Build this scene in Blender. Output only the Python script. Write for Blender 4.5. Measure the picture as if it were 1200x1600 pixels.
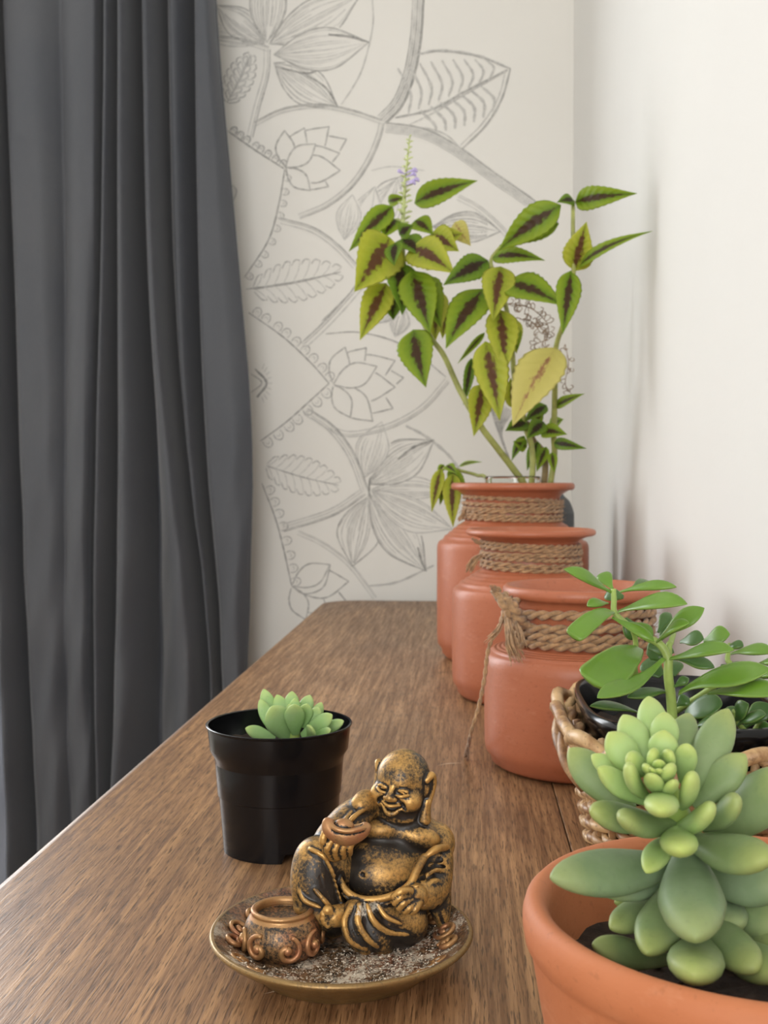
import bpy, math, random
import numpy as np
from mathutils import Vector, Matrix

for _o in list(bpy.data.objects):
    bpy.data.objects.remove(_o, do_unlink=True)
SC = bpy.context.scene
COL = SC.collection
random.seed(7)
rng = np.random.default_rng(11)
PI = math.pi

# ------------------------------------------------------------------ camera
T = 0.80                       # height of the sideboard top
FPX = 1750.0
CAM = Vector((0.0, 0.0, T + 0.225))
cam_data = bpy.data.cameras.new('camera')
cam = bpy.data.objects.new('camera', cam_data)
COL.objects.link(cam)
cam.location = CAM
cam.rotation_euler = (math.radians(90 - 1.64), 0, math.radians(4.1))
cam_data.sensor_fit = 'VERTICAL'
cam_data.sensor_height = 36.0
cam_data.lens = FPX / 1600 * 36.0
cam_data.clip_start = 0.01
cam_data.dof.use_dof = True
cam_data.dof.focus_distance = 0.50
cam_data.dof.aperture_fstop = 27.0
SC.camera = cam
from mathutils import Euler
CROT = Euler((math.radians(90 - 1.64), 0, math.radians(4.1))).to_matrix()   # survey frame used to set things out

# ------------------------------------------------------------------ light
world = bpy.data.worlds.new('world'); SC.world = world
world.use_nodes = True
bg = world.node_tree.nodes['Background']
bg.inputs[0].default_value = (0.80, 0.90, 1.0, 1)
bg.inputs[1].default_value = 0.5

def area_light(name, loc, rot, sx, sy, power, col):
    d = bpy.data.lights.new(name, 'AREA'); d.shape = 'RECTANGLE'
    d.size = sx; d.size_y = sy; d.energy = power; d.color = col
    o = bpy.data.objects.new(name, d); COL.objects.link(o)
    o.location = loc; o.rotation_euler = rot
    return o
# daylight entering by the window behind the curtain; an unseen fill lamp is added behind the camera
area_light('daylight_back_window', (-1.46, 2.10, 1.58), (math.radians(-90), 0, 0), 1.0, 1.35, 36, (0.95, 0.98, 1.0))
area_light('rear_fill_light', (-0.35, -2.26, 1.55), (math.radians(90), 0, 0), 1.7, 1.4, 50, (1.0, 0.99, 0.975))

SC.view_settings.view_transform = 'Standard'
SC.view_settings.look = 'None'
SC.view_settings.exposure = 0.17
SC.view_settings.gamma = 1.0
SC.view_settings.use_curve_mapping = False

# ------------------------------------------------------------------ helpers
def ray(px, py):
    return CROT @ Vector(((px - 600) / FPX, -(py - 800) / FPX, -1.0))
def atY(px, py, Y):
    d = ray(px, py); t = (Y - CAM.y) / d.y
    return CAM + d * t
def atZ(px, py, Z):
    d = ray(px, py); t = (Z - CAM.z) / d.z
    return CAM + d * t

def link(name, me, mat=None, parent=None, smooth=True):
    o = bpy.data.objects.new(name, me); COL.objects.link(o)
    if mat is not None and not me.materials:
        for m in (mat if isinstance(mat, (list, tuple)) else [mat]):
            me.materials.append(m)
    if parent is not None: o.parent = parent
    if smooth:
        me.polygons.foreach_set('use_smooth', np.ones(len(me.polygons), bool))
    return o
def mesh(name, V, F, uv=None):
    me = bpy.data.meshes.new(name)
    me.from_pydata([tuple(v) for v in V], [], F)
    if uv is not None:
        ul = me.uv_layers.new(name='UVMap')
        li = np.empty(len(me.loops), np.int32); me.loops.foreach_get('vertex_index', li)
        ul.data.foreach_set('uv', np.asarray(uv, np.float32)[li].ravel())
    me.update()
    return me
def obj(name, VF, mat, parent=None, smooth=True):
    return link(name, mesh(name, VF[0], VF[1], VF[2] if len(VF) > 2 else None), mat, parent, smooth)
def empty(name, loc, rz=0, label=None, cat=None, group=None):
    o = bpy.data.objects.new(name, None); COL.objects.link(o)
    o.empty_display_size = 0.02
    o.location = loc; o.rotation_euler = (0, 0, rz)
    if label: o['label'] = label
    if cat: o['category'] = cat
    if group: o['group'] = group
    return o
def struct(o, label=None):
    o['kind'] = 'structure'
    if label: o['label'] = label
    return o
def merge(*parts):
    V = []; F = []
    for p in parts:
        n = len(V); V += [tuple(v) for v in p[0]]; F += [tuple(i + n for i in f) for f in p[1]]
    return V, F
def box(x0, x1, y0, y1, z0, z1):
    V = [(x0,y0,z0),(x1,y0,z0),(x1,y1,z0),(x0,y1,z0),(x0,y0,z1),(x1,y0,z1),(x1,y1,z1),(x0,y1,z1)]
    F = [(0,3,2,1),(4,5,6,7),(0,1,5,4),(1,2,6,5),(2,3,7,6),(3,0,4,7)]
    return V, F
def lathe(prof, n=64, cx=0, cy=0):
    V = []; F = []
    m = len(prof)
    for r, z in prof:
        for i in range(n):
            a = 2 * PI * i / n
            V.append((cx + r * math.cos(a), cy + r * math.sin(a), z))
    for j in range(m - 1):
        for i in range(n):
            k = (i + 1) % n
            F.append((j*n+i, j*n+k, (j+1)*n+k, (j+1)*n+i))
    return V, F
def smoothprof(pts, sub=6):
    P = [Vector((a, b, 0)) for a, b in pts]
    return [(p.x, p.y) for p in catmull(P, sub)]
def catmull(P, sub=6):
    P = [Vector(p) for p in P]
    if len(P) < 3:
        return [P[0].lerp(P[-1], i / sub) for i in range(sub + 1)]
    out = []
    Q = [P[0] * 2 - P[1]] + P + [P[-1] * 2 - P[-2]]
    for i in range(1, len(Q) - 2):
        a, b, c, d = Q[i-1], Q[i], Q[i+1], Q[i+2]
        for s in range(sub):
            t = s / sub
            out.append(0.5 * ((2*b) + (c - a)*t + (2*a - 5*b + 4*c - d)*t*t + (3*b - a - 3*c + d)*t**3))
    out.append(P[-1].copy())
    return out
def tube(P, R, n=8, caps=True):
    P = [Vector(p) for p in P]; m = len(P)
    if not isinstance(R, (list, tuple)): R = [R] * m
    if len(R) != m:
        R = [float(np.interp(i / (m - 1), np.linspace(0, 1, len(R)), R)) for i in range(m)]
    V = []; F = []
    t0 = (P[1] - P[0]).normalized()
    u = t0.orthogonal().normalized()
    for i in range(m):
        t = (P[min(i+1, m-1)] - P[max(i-1, 0)])
        if t.length < 1e-9: t = t0
        t = t.normalized()
        u = (u - t * u.dot(t)); u = u.normalized() if u.length > 1e-9 else t.orthogonal().normalized()
        w = t.cross(u)
        for k in range(n):
            a = 2 * PI * k / n
            V.append(tuple(P[i] + (u * math.cos(a) + w * math.sin(a)) * R[i]))
    for i in range(m - 1):
        for k in range(n):
            j = (k + 1) % n
            F.append((i*n+k, i*n+j, (i+1)*n+j, (i+1)*n+k))
    if caps:
        F.append(tuple(range(n - 1, -1, -1))); F.append(tuple((m-1)*n + k for k in range(n)))
    return V, F

# ------------------------------------------------------------------ materials
class NT:
    def __init__(s, name):
        s.m = bpy.data.materials.new(name); s.m.use_nodes = True
        s.t = s.m.node_tree; s.n = s.t.nodes
        s.b = s.n['Principled BSDF']; s.out = s.n['Material Output']
    def node(s, typ, **kw):
        x = s.n.new(typ)
        for k, v in kw.items(): setattr(x, k, v)
        return x
    def l(s, a, b): s.t.links.new(a, b)
    def coord(s, out='Object', scale=(1, 1, 1), rot=(0, 0, 0), loc=(0, 0, 0)):
        c = s.node('ShaderNodeTexCoord'); m = s.node('ShaderNodeMapping')
        m.inputs['Scale'].default_value = scale; m.inputs['Rotation'].default_value = rot
        m.inputs['Location'].default_value = loc
        s.l(c.outputs[out], m.inputs['Vector']); return m.outputs[0]
    def noise(s, vec, scale, detail=4, rough=0.55, dist=0.0):
        x = s.node('ShaderNodeTexNoise'); x.inputs['Scale'].default_value = scale
        x.inputs['Detail'].default_value = detail; x.inputs['Roughness'].default_value = rough
        x.inputs['Distortion'].default_value = dist
        if vec is not None: s.l(vec, x.inputs['Vector'])
        return x.outputs['Fac']
    def ramp(s, fac, stops):
        r = s.node('ShaderNodeValToRGB'); e = r.color_ramp.elements
        while len(e) < len(stops): e.new(0.5)
        for i, (p, c) in enumerate(stops):
            e[i].position = p; e[i].color = (c[0], c[1], c[2], 1) if not isinstance(c, (int, float)) else (c, c, c, 1)
        s.l(fac, r.inputs[0]); return r.outputs[0]
    def mix(s, fac, a, b, blend='MIX'):
        x = s.node('ShaderNodeMix', data_type='RGBA', blend_type=blend)
        for sock, v in ((x.inputs[0], fac), (x.inputs[6], a), (x.inputs[7], b)):
            if isinstance(v, (int, float)): sock.default_value = v
            elif isinstance(v, (tuple, list)): sock.default_value = (v[0], v[1], v[2], 1)
            else: s.l(v, sock)
        return x.outputs[2]
    def math(s, op, a, b=None, c=None, clamp=False):
        x = s.node('ShaderNodeMath', operation=op); x.use_clamp = clamp
        for i, v in enumerate((a, b, c)):
            if v is None: continue
            if isinstance(v, (int, float)): x.inputs[i].default_value = v
            else: s.l(v, x.inputs[i])
        return x.outputs[0]
    def bump(s, h, strength=0.3, dist=0.001):
        x = s.node('ShaderNodeBump'); x.inputs['Strength'].default_value = strength
        x.inputs['Distance'].default_value = dist
        s.l(h, x.inputs['Height']); s.l(x.outputs[0], s.b.inputs['Normal'])
    def base(s, c):
        if isinstance(c, (tuple, list)): s.b.inputs['Base Color'].default_value = (c[0], c[1], c[2], 1)
        else: s.l(c, s.b.inputs['Base Color'])
    def set(s, **kw):
        names = dict(rough='Roughness', metal='Metallic', spec='Specular IOR Level', sheen='Sheen Weight', coat='Coat Weight', coatr='Coat Roughness', sss='Subsurface Weight', sssr='Subsurface Radius', ssss='Subsurface Scale', trans='Transmission Weight', ior='IOR')
        for k, v in kw.items(): s.b.inputs[names[k]].default_value = v
        return s

def mat_wall(name, col):
    m = NT(name); v = m.coord()
    n = m.noise(v, 3.0, 3)
    m.base(m.ramp(n, [(0.3, [c * 0.97 for c in col]), (0.7, col)]))
    m.bump(m.noise(v, 220, 3), 0.12, 0.0008); m.set(rough=0.75, spec=0.3)
    return m.m
def mat_wood(name, light, dark):
    m = NT(name)
    big = m.noise(m.coord(scale=(1.0, 0.55, 1)), 7, 4, 0.6, 0.6)
    grain = m.noise(m.coord(scale=(150, 5.0, 60)), 2.2, 4, 0.65, 0.1)
    pores = m.noise(m.coord(scale=(420, 22, 90)), 2.5, 2, 0.6)
    cath = m.node('ShaderNodeTexWave', wave_type='BANDS', bands_direction='X')
    cath.inputs['Scale'].default_value = 9; cath.inputs['Distortion'].default_value = 9
    cath.inputs['Detail'].default_value = 3; cath.inputs['Detail Scale'].default_value = 1.2
    m.l(m.coord(scale=(1.4, 0.18, 1)), cath.inputs['Vector'])
    c = m.mix(m.ramp(grain, [(0.38, 0), (0.62, 1)]), dark, light)
    c = m.mix(m.math('MULTIPLY', cath.outputs['Fac'], 0.28), c, dark)
    c = m.mix(m.ramp(big, [(0.42, 0), (0.72, 0.55)]), c, [0.55 * q for q in dark])
    c = m.mix(m.ramp(pores, [(0.53, 0), (0.64, 0.85)]), c, [0.42 * q for q in dark])
    sp = m.noise(m.coord(loc=(3, 1, 0)), 22, 2)
    c = m.mix(m.ramp(sp, [(0.68, 0), (0.76, 0.45)]), c, [0.45 * q for q in dark])
    m.base(c)
    m.l(m.ramp(grain, [(0.3, 0.50), (0.7, 0.36)]), m.b.inputs['Roughness'])
    m.bump(m.math('ADD', grain, m.math('MULTIPLY', pores, -1.3)), 0.25, 0.0004)
    m.set(spec=0.5)
    return m.m
def mat_terracotta(name, a, b, pale, rough=0.6, spec=0.4):
    m = NT(name); v = m.coord()
    n = m.noise(v, 16, 5, 0.6); s = m.noise(m.coord(scale=(1, 1, 2.4)), 45, 4, 0.65)
    c = m.mix(m.ramp(n, [(0.3, 0), (0.7, 1)]), a, b)
    c = m.mix(m.ramp(s, [(0.58, 0), (0.78, 0.45)]), c, pale)
    sp = m.noise(v, 320, 2)
    c = m.mix(m.ramp(sp, [(0.62, 0), (0.72, 0.35)]), c, [q * 0.6 for q in a])
    m.base(c); m.set(rough=rough, spec=spec)
    m.bump(m.math('ADD', m.noise(v, 140, 4), m.math('MULTIPLY', s, 1.5)), 0.22, 0.0008)
    return m.m
def mat_plain(name, col, rough=0.5, var=0.2, scale=30, bump=0.1, **kw):
    m = NT(name); v = m.coord(); n = m.noise(v, scale, 4)
    m.base(m.ramp(n, [(0.3, [c * (1 - var) for c in col]), (0.7, [min(1, c * (1 + var)) for c in col])]))
    m.set(rough=rough, **kw)
    if bump: m.bump(m.noise(v, scale * 6, 3), bump, 0.0006)
    return m.m

M_wall = mat_wall('wall_paint', (0.83, 0.81, 0.765))
M_wall2 = mat_wall('wall_paint_right', (0.81, 0.80, 0.775))
M_ceil = mat_wall('ceiling_paint', (0.82, 0.81, 0.78))
M_wood = mat_wood('sideboard_wood', (0.50, 0.280, 0.132), (0.200, 0.098, 0.042))
M_floor = mat_wood('floor_wood', (0.36, 0.27, 0.19), (0.24, 0.17, 0.12))
M_white = mat_plain('white_gloss_paint', (0.80, 0.80, 0.78), 0.35, 0.03)
M_jar = mat_terracotta('jar_terracotta', (0.405, 0.118, 0.052), (0.46, 0.150, 0.075), (0.57, 0.26, 0.17), 0.42, 0.5)
M_pot = mat_terracotta('plain_terracotta', (0.53, 0.190, 0.083), (0.48, 0.155, 0.061), (0.64, 0.30, 0.165), 0.62, 0.35)
M_black = mat_plain('black_plastic', (0.0045, 0.0045, 0.0055), 0.19, 0.25, 25, 0.05, spec=0.38)
M_soil = mat_plain('dark_soil', (0.035, 0.022, 0.015), 0.95, 0.6, 150, 0.9)
M_twine = mat_plain('jute_twine', (0.40, 0.235, 0.115), 0.85, 0.4, 220, 0.8, sheen=0.3)
M_grey = mat_plain('dark_grey_ceramic', (0.10, 0.105, 0.11), 0.6, 0.2)

def mat_wicker():
    m = NT('wicker_cane')
    n = m.noise(m.coord(), 40, 4, 0.6, 0.5)
    c = m.ramp(n, [(0.28, (0.09, 0.04, 0.02)), (0.45, (0.34, 0.175, 0.075)), (0.60, (0.64, 0.42, 0.21))])
    f = m.noise(m.coord(), 260, 3)
    c = m.mix(m.ramp(f, [(0.58, 0), (0.7, 0.6)]), c, (0.10, 0.05, 0.03))
    m.base(c); m.set(rough=0.42, spec=0.5); m.bump(f, 0.3, 0.0006)
    return m.m
M_wicker = mat_wicker()

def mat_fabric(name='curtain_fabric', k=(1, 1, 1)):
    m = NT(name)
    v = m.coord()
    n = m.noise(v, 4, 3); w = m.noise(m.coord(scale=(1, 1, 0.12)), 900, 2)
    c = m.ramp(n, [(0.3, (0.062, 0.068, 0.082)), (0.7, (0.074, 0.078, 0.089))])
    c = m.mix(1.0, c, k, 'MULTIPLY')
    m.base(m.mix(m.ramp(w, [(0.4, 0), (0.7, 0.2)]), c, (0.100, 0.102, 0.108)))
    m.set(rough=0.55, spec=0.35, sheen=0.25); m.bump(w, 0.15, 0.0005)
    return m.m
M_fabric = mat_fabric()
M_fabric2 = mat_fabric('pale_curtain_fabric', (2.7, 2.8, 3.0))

def mat_pencil(name, g, cover):
    m = NT(name); v = m.coord(scale=(1, 1, 1))
    n = m.noise(v, 420, 3, 0.7); p = m.noise(v, 45, 2)
    f = m.math('ADD', n, m.math('MULTIPLY', p, 0.35))
    c = m.mix(m.ramp(f, [(0.70 - cover * 0.25, cover), (0.86, cover * 0.35)]), (0.82, 0.80, 0.755), (g, g, g * 0.99))
    m.base(c); m.set(rough=0.7, spec=0.25)
    return m.m
M_pl = mat_pencil('pencil_pale', 0.26, 0.62)
M_pm = mat_pencil('pencil_grey', 0.17, 0.85)
M_pd = mat_pencil('pencil_dark', 0.08, 1.0)

def leaf_surface(m, trans_col, trans=0.3):
    t = m.node('ShaderNodeBsdfTranslucent')
    if isinstance(trans_col, (tuple, list)): t.inputs[0].default_value = (*trans_col, 1)
    else: m.l(trans_col, t.inputs[0])
    x = m.node('ShaderNodeMixShader'); x.inputs[0].default_value = trans
    m.l(m.b.outputs[0], x.inputs[1]); m.l(t.outputs[0], x.inputs[2]); m.l(x.outputs[0], m.out.inputs[0])
def uvxy(m):
    c = m.node('ShaderNodeTexCoord'); s = m.node('ShaderNodeSeparateXYZ'); m.l(c.outputs['UV'], s.inputs[0])
    return c.outputs['UV'], s.outputs[0], s.outputs[1]
def mat_coleus(name, green, edge, maroon, spread):
    m = NT(name); uv, u, v = uvxy(m)
    a = m.math('ABSOLUTE', m.math('SUBTRACT', u, 0.5))          # 0 at midrib .. 0.5 edge
    a = m.math('MULTIPLY', a, 2.0)
    uvo = m.node('ShaderNodeVectorMath', operation='ADD'); oi = m.node('ShaderNodeObjectInfo')
    sc = m.node('ShaderNodeVectorMath', operation='SCALE'); m.l(oi.outputs['Random'], sc.inputs['Scale']); sc.inputs[0].default_value = (37, 53, 11)
    m.l(uv, uvo.inputs[0]); m.l(sc.outputs[0], uvo.inputs[1])
    nz = m.noise(uvo.outputs[0], 11, 5, 0.75)
    side = m.node('ShaderNodeTexWave', wave_type='BANDS', bands_direction='Y'); side.inputs['Scale'].default_value = 2.6
    mp = m.node('ShaderNodeCombineXYZ'); m.l(m.math('ADD', v, m.math('MULTIPLY', a, -0.16)), mp.inputs[1]); m.l(mp.outputs[0], side.inputs['Vector'])
    prof = m.math('MULTIPLY', m.math('SINE', m.math('MULTIPLY', m.math('POWER', v, 0.85), PI)), spread)
    d = m.math('SUBTRACT', prof, a)
    d = m.math('ADD', d, m.math('MULTIPLY', m.math('SUBTRACT', nz, 0.5), 0.85))
    d = m.math('ADD', d, m.math('MULTIPLY', m.math('SUBTRACT', side.outputs['Fac'], 0.5), 0.07))
    c = m.mix(m.ramp(m.math('ADD', a, m.math('MULTIPLY', nz, 0.5)), [(0.45, 0), (1.0, 1)]), green, edge)
    c = m.mix(m.math('MULTIPLY', m.ramp(side.outputs['Fac'], [(0.85, 0), (1, 1)]), 0.18), c, edge)
    c = m.mix(m.ramp(d, [(-0.02 + 0.02, 0), (0.14, 0.95)]), c, maroon)
    m.base(c); m.set(rough=0.42, spec=0.4)
    m.bump(m.math('ADD', side.outputs['Fac'], nz), 0.35, 0.0015)
    leaf_surface(m, m.mix(0.35, c, edge), 0.46)
    return m.m
M_col = [mat_coleus('coleus_green', (0.19, 0.33, 0.018), (0.36, 0.48, 0.035), (0.075, 0.018, 0.016), 0.36),
         mat_coleus('coleus_lime', (0.38, 0.46, 0.035), (0.60, 0.62, 0.08), (0.14, 0.035, 0.03), 0.34),
         mat_coleus('coleus_yellow', (0.70, 0.64, 0.20), (0.76, 0.70, 0.24), (0.42, 0.20, 0.12), 0.16),
         mat_coleus('coleus_dark', (0.12, 0.24, 0.016), (0.24, 0.38, 0.03), (0.05, 0.012, 0.012), 0.42)]
M_colstem = mat_plain('coleus_stem', (0.34, 0.36, 0.10), 0.5, 0.3, 60)
M_colstem2 = mat_plain('coleus_woody_stem', (0.21, 0.15, 0.06), 0.6, 0.3, 60)
M_spike = mat_plain('flower_spike', (0.50, 0.56, 0.24), 0.6, 0.3, 90)
M_lilac = mat_plain('lilac_floret', (0.50, 0.42, 0.72), 0.6, 0.1, 90)
M_dry = mat_plain('dried_flowers', (0.30, 0.20, 0.13), 0.8, 0.3, 90)

def mat_succ(name, lo, hi, tip, bloom, sss=0.15):
    m = NT(name); uv, u, v = uvxy(m)
    n = m.noise(m.coord(), 55, 4, 0.6); f = m.noise(m.coord(), 420, 3)
    t = m.math('ADD', v, m.math('MULTIPLY', m.math('SUBTRACT', n, 0.5), 0.5))
    c = m.ramp(t, [(0.1, lo), (0.7, hi), (0.97, tip)])
    c = m.mix(m.ramp(n, [(0.4, 0), (0.75, 0.5)]), c, bloom)
    c = m.mix(m.ramp(f, [(0.6, 0), (0.75, 0.22)]), c, [q * 0.6 for q in hi])
    m.base(c); m.set(rough=0.5, spec=0.35, sss=sss, ssss=0.004)
    m.b.inputs['Subsurface Radius'].default_value = (0.6, 1.0, 0.25)
    m.bump(m.math('ADD', n, m.math('MULTIPLY', f, 0.3)), 0.12, 0.001)
    return m.m
M_su_a = mat_succ('succulent_sage', (0.150, 0.225, 0.086), (0.205, 0.285, 0.115), (0.33, 0.38, 0.115), (0.28, 0.355, 0.19))
M_su_b = mat_succ('succulent_lime', (0.255, 0.40, 0.135), (0.36, 0.50, 0.17), (0.44, 0.52, 0.14), (0.40, 0.52, 0.26))
M_su_c = mat_succ('succulent_blue', (0.145, 0.220, 0.108), (0.195, 0.275, 0.138), (0.28, 0.335, 0.125), (0.28, 0.365, 0.235))
M_su_d = mat_succ('succulent_small', (0.20, 0.36, 0.115), (0.29, 0.45, 0.17), (0.42, 0.53, 0.17), (0.38, 0.52, 0.30))
def mat_jade(name, a, b):
    m = NT(name); uv, u, v = uvxy(m)
    n = m.noise(m.coord(), 40, 3)
    e = m.math('MULTIPLY', m.math('ABSOLUTE', m.math('SUBTRACT', u, 0.5)), 2.0)
    c = m.mix(n, a, b)
    c = m.mix(m.ramp(e, [(0.86, 0), (0.99, 0.5)]), c, (0.32, 0.47, 0.12))
    m.base(c); m.set(rough=0.33, spec=0.5, sss=0.1, ssss=0.003)
    m.bump(m.noise(m.coord(), 120, 3), 0.08, 0.001)
    return m.m
M_jade = mat_jade('glossy_green_leaf', (0.095, 0.215, 0.018), (0.160, 0.300, 0.034))
M_jade2 = mat_jade('dark_green_leaf', (0.045, 0.115, 0.022), (0.080, 0.175, 0.036))
M_jstem = mat_plain('green_stem', (0.33, 0.45, 0.11), 0.45, 0.2, 60)

def mat_bronze(name, gold, copper, ash=0.0, lo=0.40, hi=0.62, dust=False):
    m = NT(name); v = m.coord()
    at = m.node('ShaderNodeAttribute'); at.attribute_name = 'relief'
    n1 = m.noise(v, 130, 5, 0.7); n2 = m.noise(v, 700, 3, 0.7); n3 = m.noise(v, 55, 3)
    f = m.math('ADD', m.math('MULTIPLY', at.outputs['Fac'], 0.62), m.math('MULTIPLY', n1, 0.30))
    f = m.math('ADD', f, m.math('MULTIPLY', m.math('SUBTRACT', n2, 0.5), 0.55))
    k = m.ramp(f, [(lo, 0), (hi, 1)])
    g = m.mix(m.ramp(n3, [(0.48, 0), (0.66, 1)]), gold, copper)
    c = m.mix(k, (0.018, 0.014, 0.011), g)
    if ash > 0:
        n4 = m.noise(v, 95, 5, 0.7); n5 = m.noise(v, 900, 2)
        a = m.ramp(m.math('ADD', n4, m.math('MULTIPLY', m.math('SUBTRACT', n5, 0.5), 0.45)), [(0.49, 0), (0.62, ash)])
        dz = m.node('ShaderNodeAttribute'); dz.attribute_name = 'dust'; a = m.math('MULTIPLY', a, dz.outputs['Fac'])
        c = m.mix(a, c, (0.72, 0.64, 0.52))
        k = m.math('MULTIPLY', k, m.math('SUBTRACT', 1.0, a))
    if dust:
        du = m.node('ShaderNodeAttribute'); du.attribute_name = 'dust'
        q = m.math('ADD', du.outputs['Fac'], m.math('ADD', m.math('MULTIPLY', m.math('SUBTRACT', n2, 0.5), 2.6), m.math('MULTIPLY', m.math('SUBTRACT', n1, 0.5), 1.2)))
        a = m.math('MULTIPLY', m.ramp(q, [(0.62, 0), (0.95, 0.85)]), m.math('MULTIPLY', du.outputs['Fac'], 3.0, clamp=True))
        c = m.mix(a, c, (0.66, 0.60, 0.50)); k = m.math('MULTIPLY', k, m.math('SUBTRACT', 1.0, a))
    m.base(c)
    m.l(m.math('MULTIPLY', k, 0.62), m.b.inputs['Metallic'])
    m.l(m.ramp(n1, [(0.3, 0.30), (0.7, 0.50)]), m.b.inputs['Roughness'])
    m.bump(m.math('ADD', n1, m.math('MULTIPLY', n2, 0.5)), 0.30, 0.0008)
    return m.m
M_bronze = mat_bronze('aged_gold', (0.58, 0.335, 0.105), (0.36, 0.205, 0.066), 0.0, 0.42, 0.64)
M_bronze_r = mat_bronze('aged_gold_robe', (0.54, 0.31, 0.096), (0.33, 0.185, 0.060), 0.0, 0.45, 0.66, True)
M_bronze_c = mat_bronze('aged_copper', (0.42, 0.235, 0.10), (0.46, 0.20, 0.105), 0.0, 0.38, 0.55)
M_plate = mat_bronze('dish_floor', (0.34, 0.20, 0.10), (0.36, 0.15, 0.08), 0.9, 0.40, 0.60)
M_plate_o = mat_bronze('dish_outside', (0.30, 0.19, 0.075), (0.26, 0.16, 0.06), 0.0, 0.30, 0.52)
M_scroll = mat_bronze('dish_scroll', (0.40, 0.22, 0.09), (0.42, 0.19, 0.10), 0.2, 0.38, 0.58)
M_ash = mat_plain('incense_ash', (0.70, 0.63, 0.52), 0.95, 0.3, 400, 0.5)
def mat_glass():
    m = NT('clear_glass'); m.base((0.95, 0.98, 0.97)); m.set(rough=0.03, trans=1.0, ior=1.45); return m.m
M_glass = mat_glass()

# ------------------------------------------------------------------ setting
WB = 2.13            # back wall plane
WR = 0.203           # right wall plane
WL = -2.30; WF = -2.30; HC = 2.55
def wall_opening(axis, pos, a0, a1, z0, z1, o0, o1, oz0, oz1, th):
    parts = []
    for (p, q, r, s) in ((a0, o0, z0, z1), (o1, a1, z0, z1), (o0, o1, z0, oz0), (o0, o1, oz1, z1)):
        parts.append(box(pos, pos + th, p, q, r, s) if axis == 'x' else box(p, q, pos, pos + th, r, s))
    return merge(*parts)
struct(obj('floor', box(WL - .1, WR + .1, WF - .1, WB + .1, -0.05, 0), M_floor, None, False), 'brown wooden floor below the curtain')
struct(obj('ceiling', box(WL - .1, WR + .1, WF - .1, WB + .1, HC, HC + .05), M_ceil, None, False), 'plain white ceiling')
struct(obj('wall_back', wall_opening('y', WB, WL - .1, WR + .1, 0, HC, -1.98, -0.95, 0.88, 2.28, .1), M_wall, None, False), 'cream back wall with a pencil mural')
struct(obj('wall_left', box(WL - .1, WL, WF - .1, WB, 0, HC), M_wall, None, False), 'cream left wall')
struct(obj('wall_front', wall_opening('y', WF - .1, WL, WR + .1, 0, HC, -1.20, 0.10, 0.85, 2.25, .1), M_wall, None, False), 'cream wall behind the viewer')
# right wall: slightly uneven plaster
ys = list(np.linspace(WF, WB, 40))
def wall_off(y): return 0.0012 * math.sin(y * 5.1) + 0.0008 * math.sin(y * 11.3 + 1)
V = []; F = []
for y in ys:
    for z in (0, HC): V.append((WR + wall_off(y), y, z))
for i in range(len(ys) - 1): F.append((2*i, 2*i+1, 2*i+3, 2*i+2))
n = len(V)
V += [(WR + .1, WF, 0), (WR + .1, WF, HC), (WR + .1, WB, 0), (WR + .1, WB, HC)]
F += [(n, n+2, n+3, n+1)]
struct(obj('wall_right', (V, F), M_wall2), 'white plaster wall at right behind the pots')
struct(obj('baseboard_back', box(WL, WR - .002, WB - .015, WB, 0, 0.09), M_white, None, False), 'white baseboard below the mural')
def window(name, axis, pos, a0, a1, z0, z1, label):
    root = empty(name, (0, 0, 0)); struct(root, label)
    f = 0.05; am = (a0 + a1) / 2
    bars = [(a0, a0 + f, z0, z1), (a1 - f, a1, z0, z1), (a0, a1, z0, z0 + f), (a0, a1, z1 - f, z1), (am - .02, am + .02, z0, z1)]
    for p, q, r, s in bars:
        b = box(pos, pos + .04, p, q, r, s) if axis == 'x' else box(p, q, pos, pos + .04, r, s)
        obj('window_frame', b, M_white, root, False)
window('window_1', 'y', WB + .03, -1.98, -0.95, 0.88, 2.28, 'white framed window behind the grey curtain')
window('added_fill_window', 'y', WF - .07, -1.20, 0.10, 0.85, 2.25, 'white window frame added around the fill light behind the viewer')  # frame added around the unseen fill lamp

# ------------------------------------------------------------------ sideboard
SX0, SX1, SY0, SY1 = -0.262, 0.192, 0.12, 2.085
TH = 0.028
def board(x0, x1, y0, y1, rl):
    """plan outline of one top board, rounded at the left corners by rl, with a bullnose edge"""
    out = []
    def corner(cx, cy, a0, a1, r, n=10):
        for i in range(n + 1):
            a = math.radians(a0 + (a1 - a0) * i / n); out.append((cx + r * math.cos(a), cy + r * math.sin(a)))
    r2 = 0.002
    corner(x1 - r2, y1 - r2, 0, 90, r2, 3)
    corner(x0 + rl, y1 - rl, 90, 180, rl)
    corner(x0 + rl, y0 + rl, 180, 270, rl)
    corner(x1 - r2, y0 + r2, 270, 360, r2, 3)
    cx = (x0 + x1) / 2; cy = (y0 + y1) / 2
    prof = [(0.0, -TH), (0.0, -TH + .006)]
    e = 0.008 if rl > .01 else 0.0007
    prof = [(e, -TH), (e*.3, -TH + e*.3), (0, -TH + e), (0, -e), (e*.08, -e*.6), (e*.3, -e*.3), (e*.6, -e*.08), (e, 0)]
    n = len(out); V = []; F = []
    for ins, z in prof:
        for (x, y) in out:
            dx = max(-1, min(1, (x - cx) / ((x1 - x0) / 2))); dy = (y - cy) / ((y1 - y0) / 2)
            ix = ins if dx < 0 or rl < .01 else min(ins, .0007)
            V.append((x - ix * dx, y - ins * dy, T + z))
    for j in range(len(prof) - 1):
        for i in range(n):
            k = (i + 1) % n; F.append((j*n+i, j*n+k, (j+1)*n+k, (j+1)*n+i))
    F.append(tuple((len(prof)-1)*n + i for i in range(n))); F.append(tuple(reversed(range(n))))
    return V, F
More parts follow.
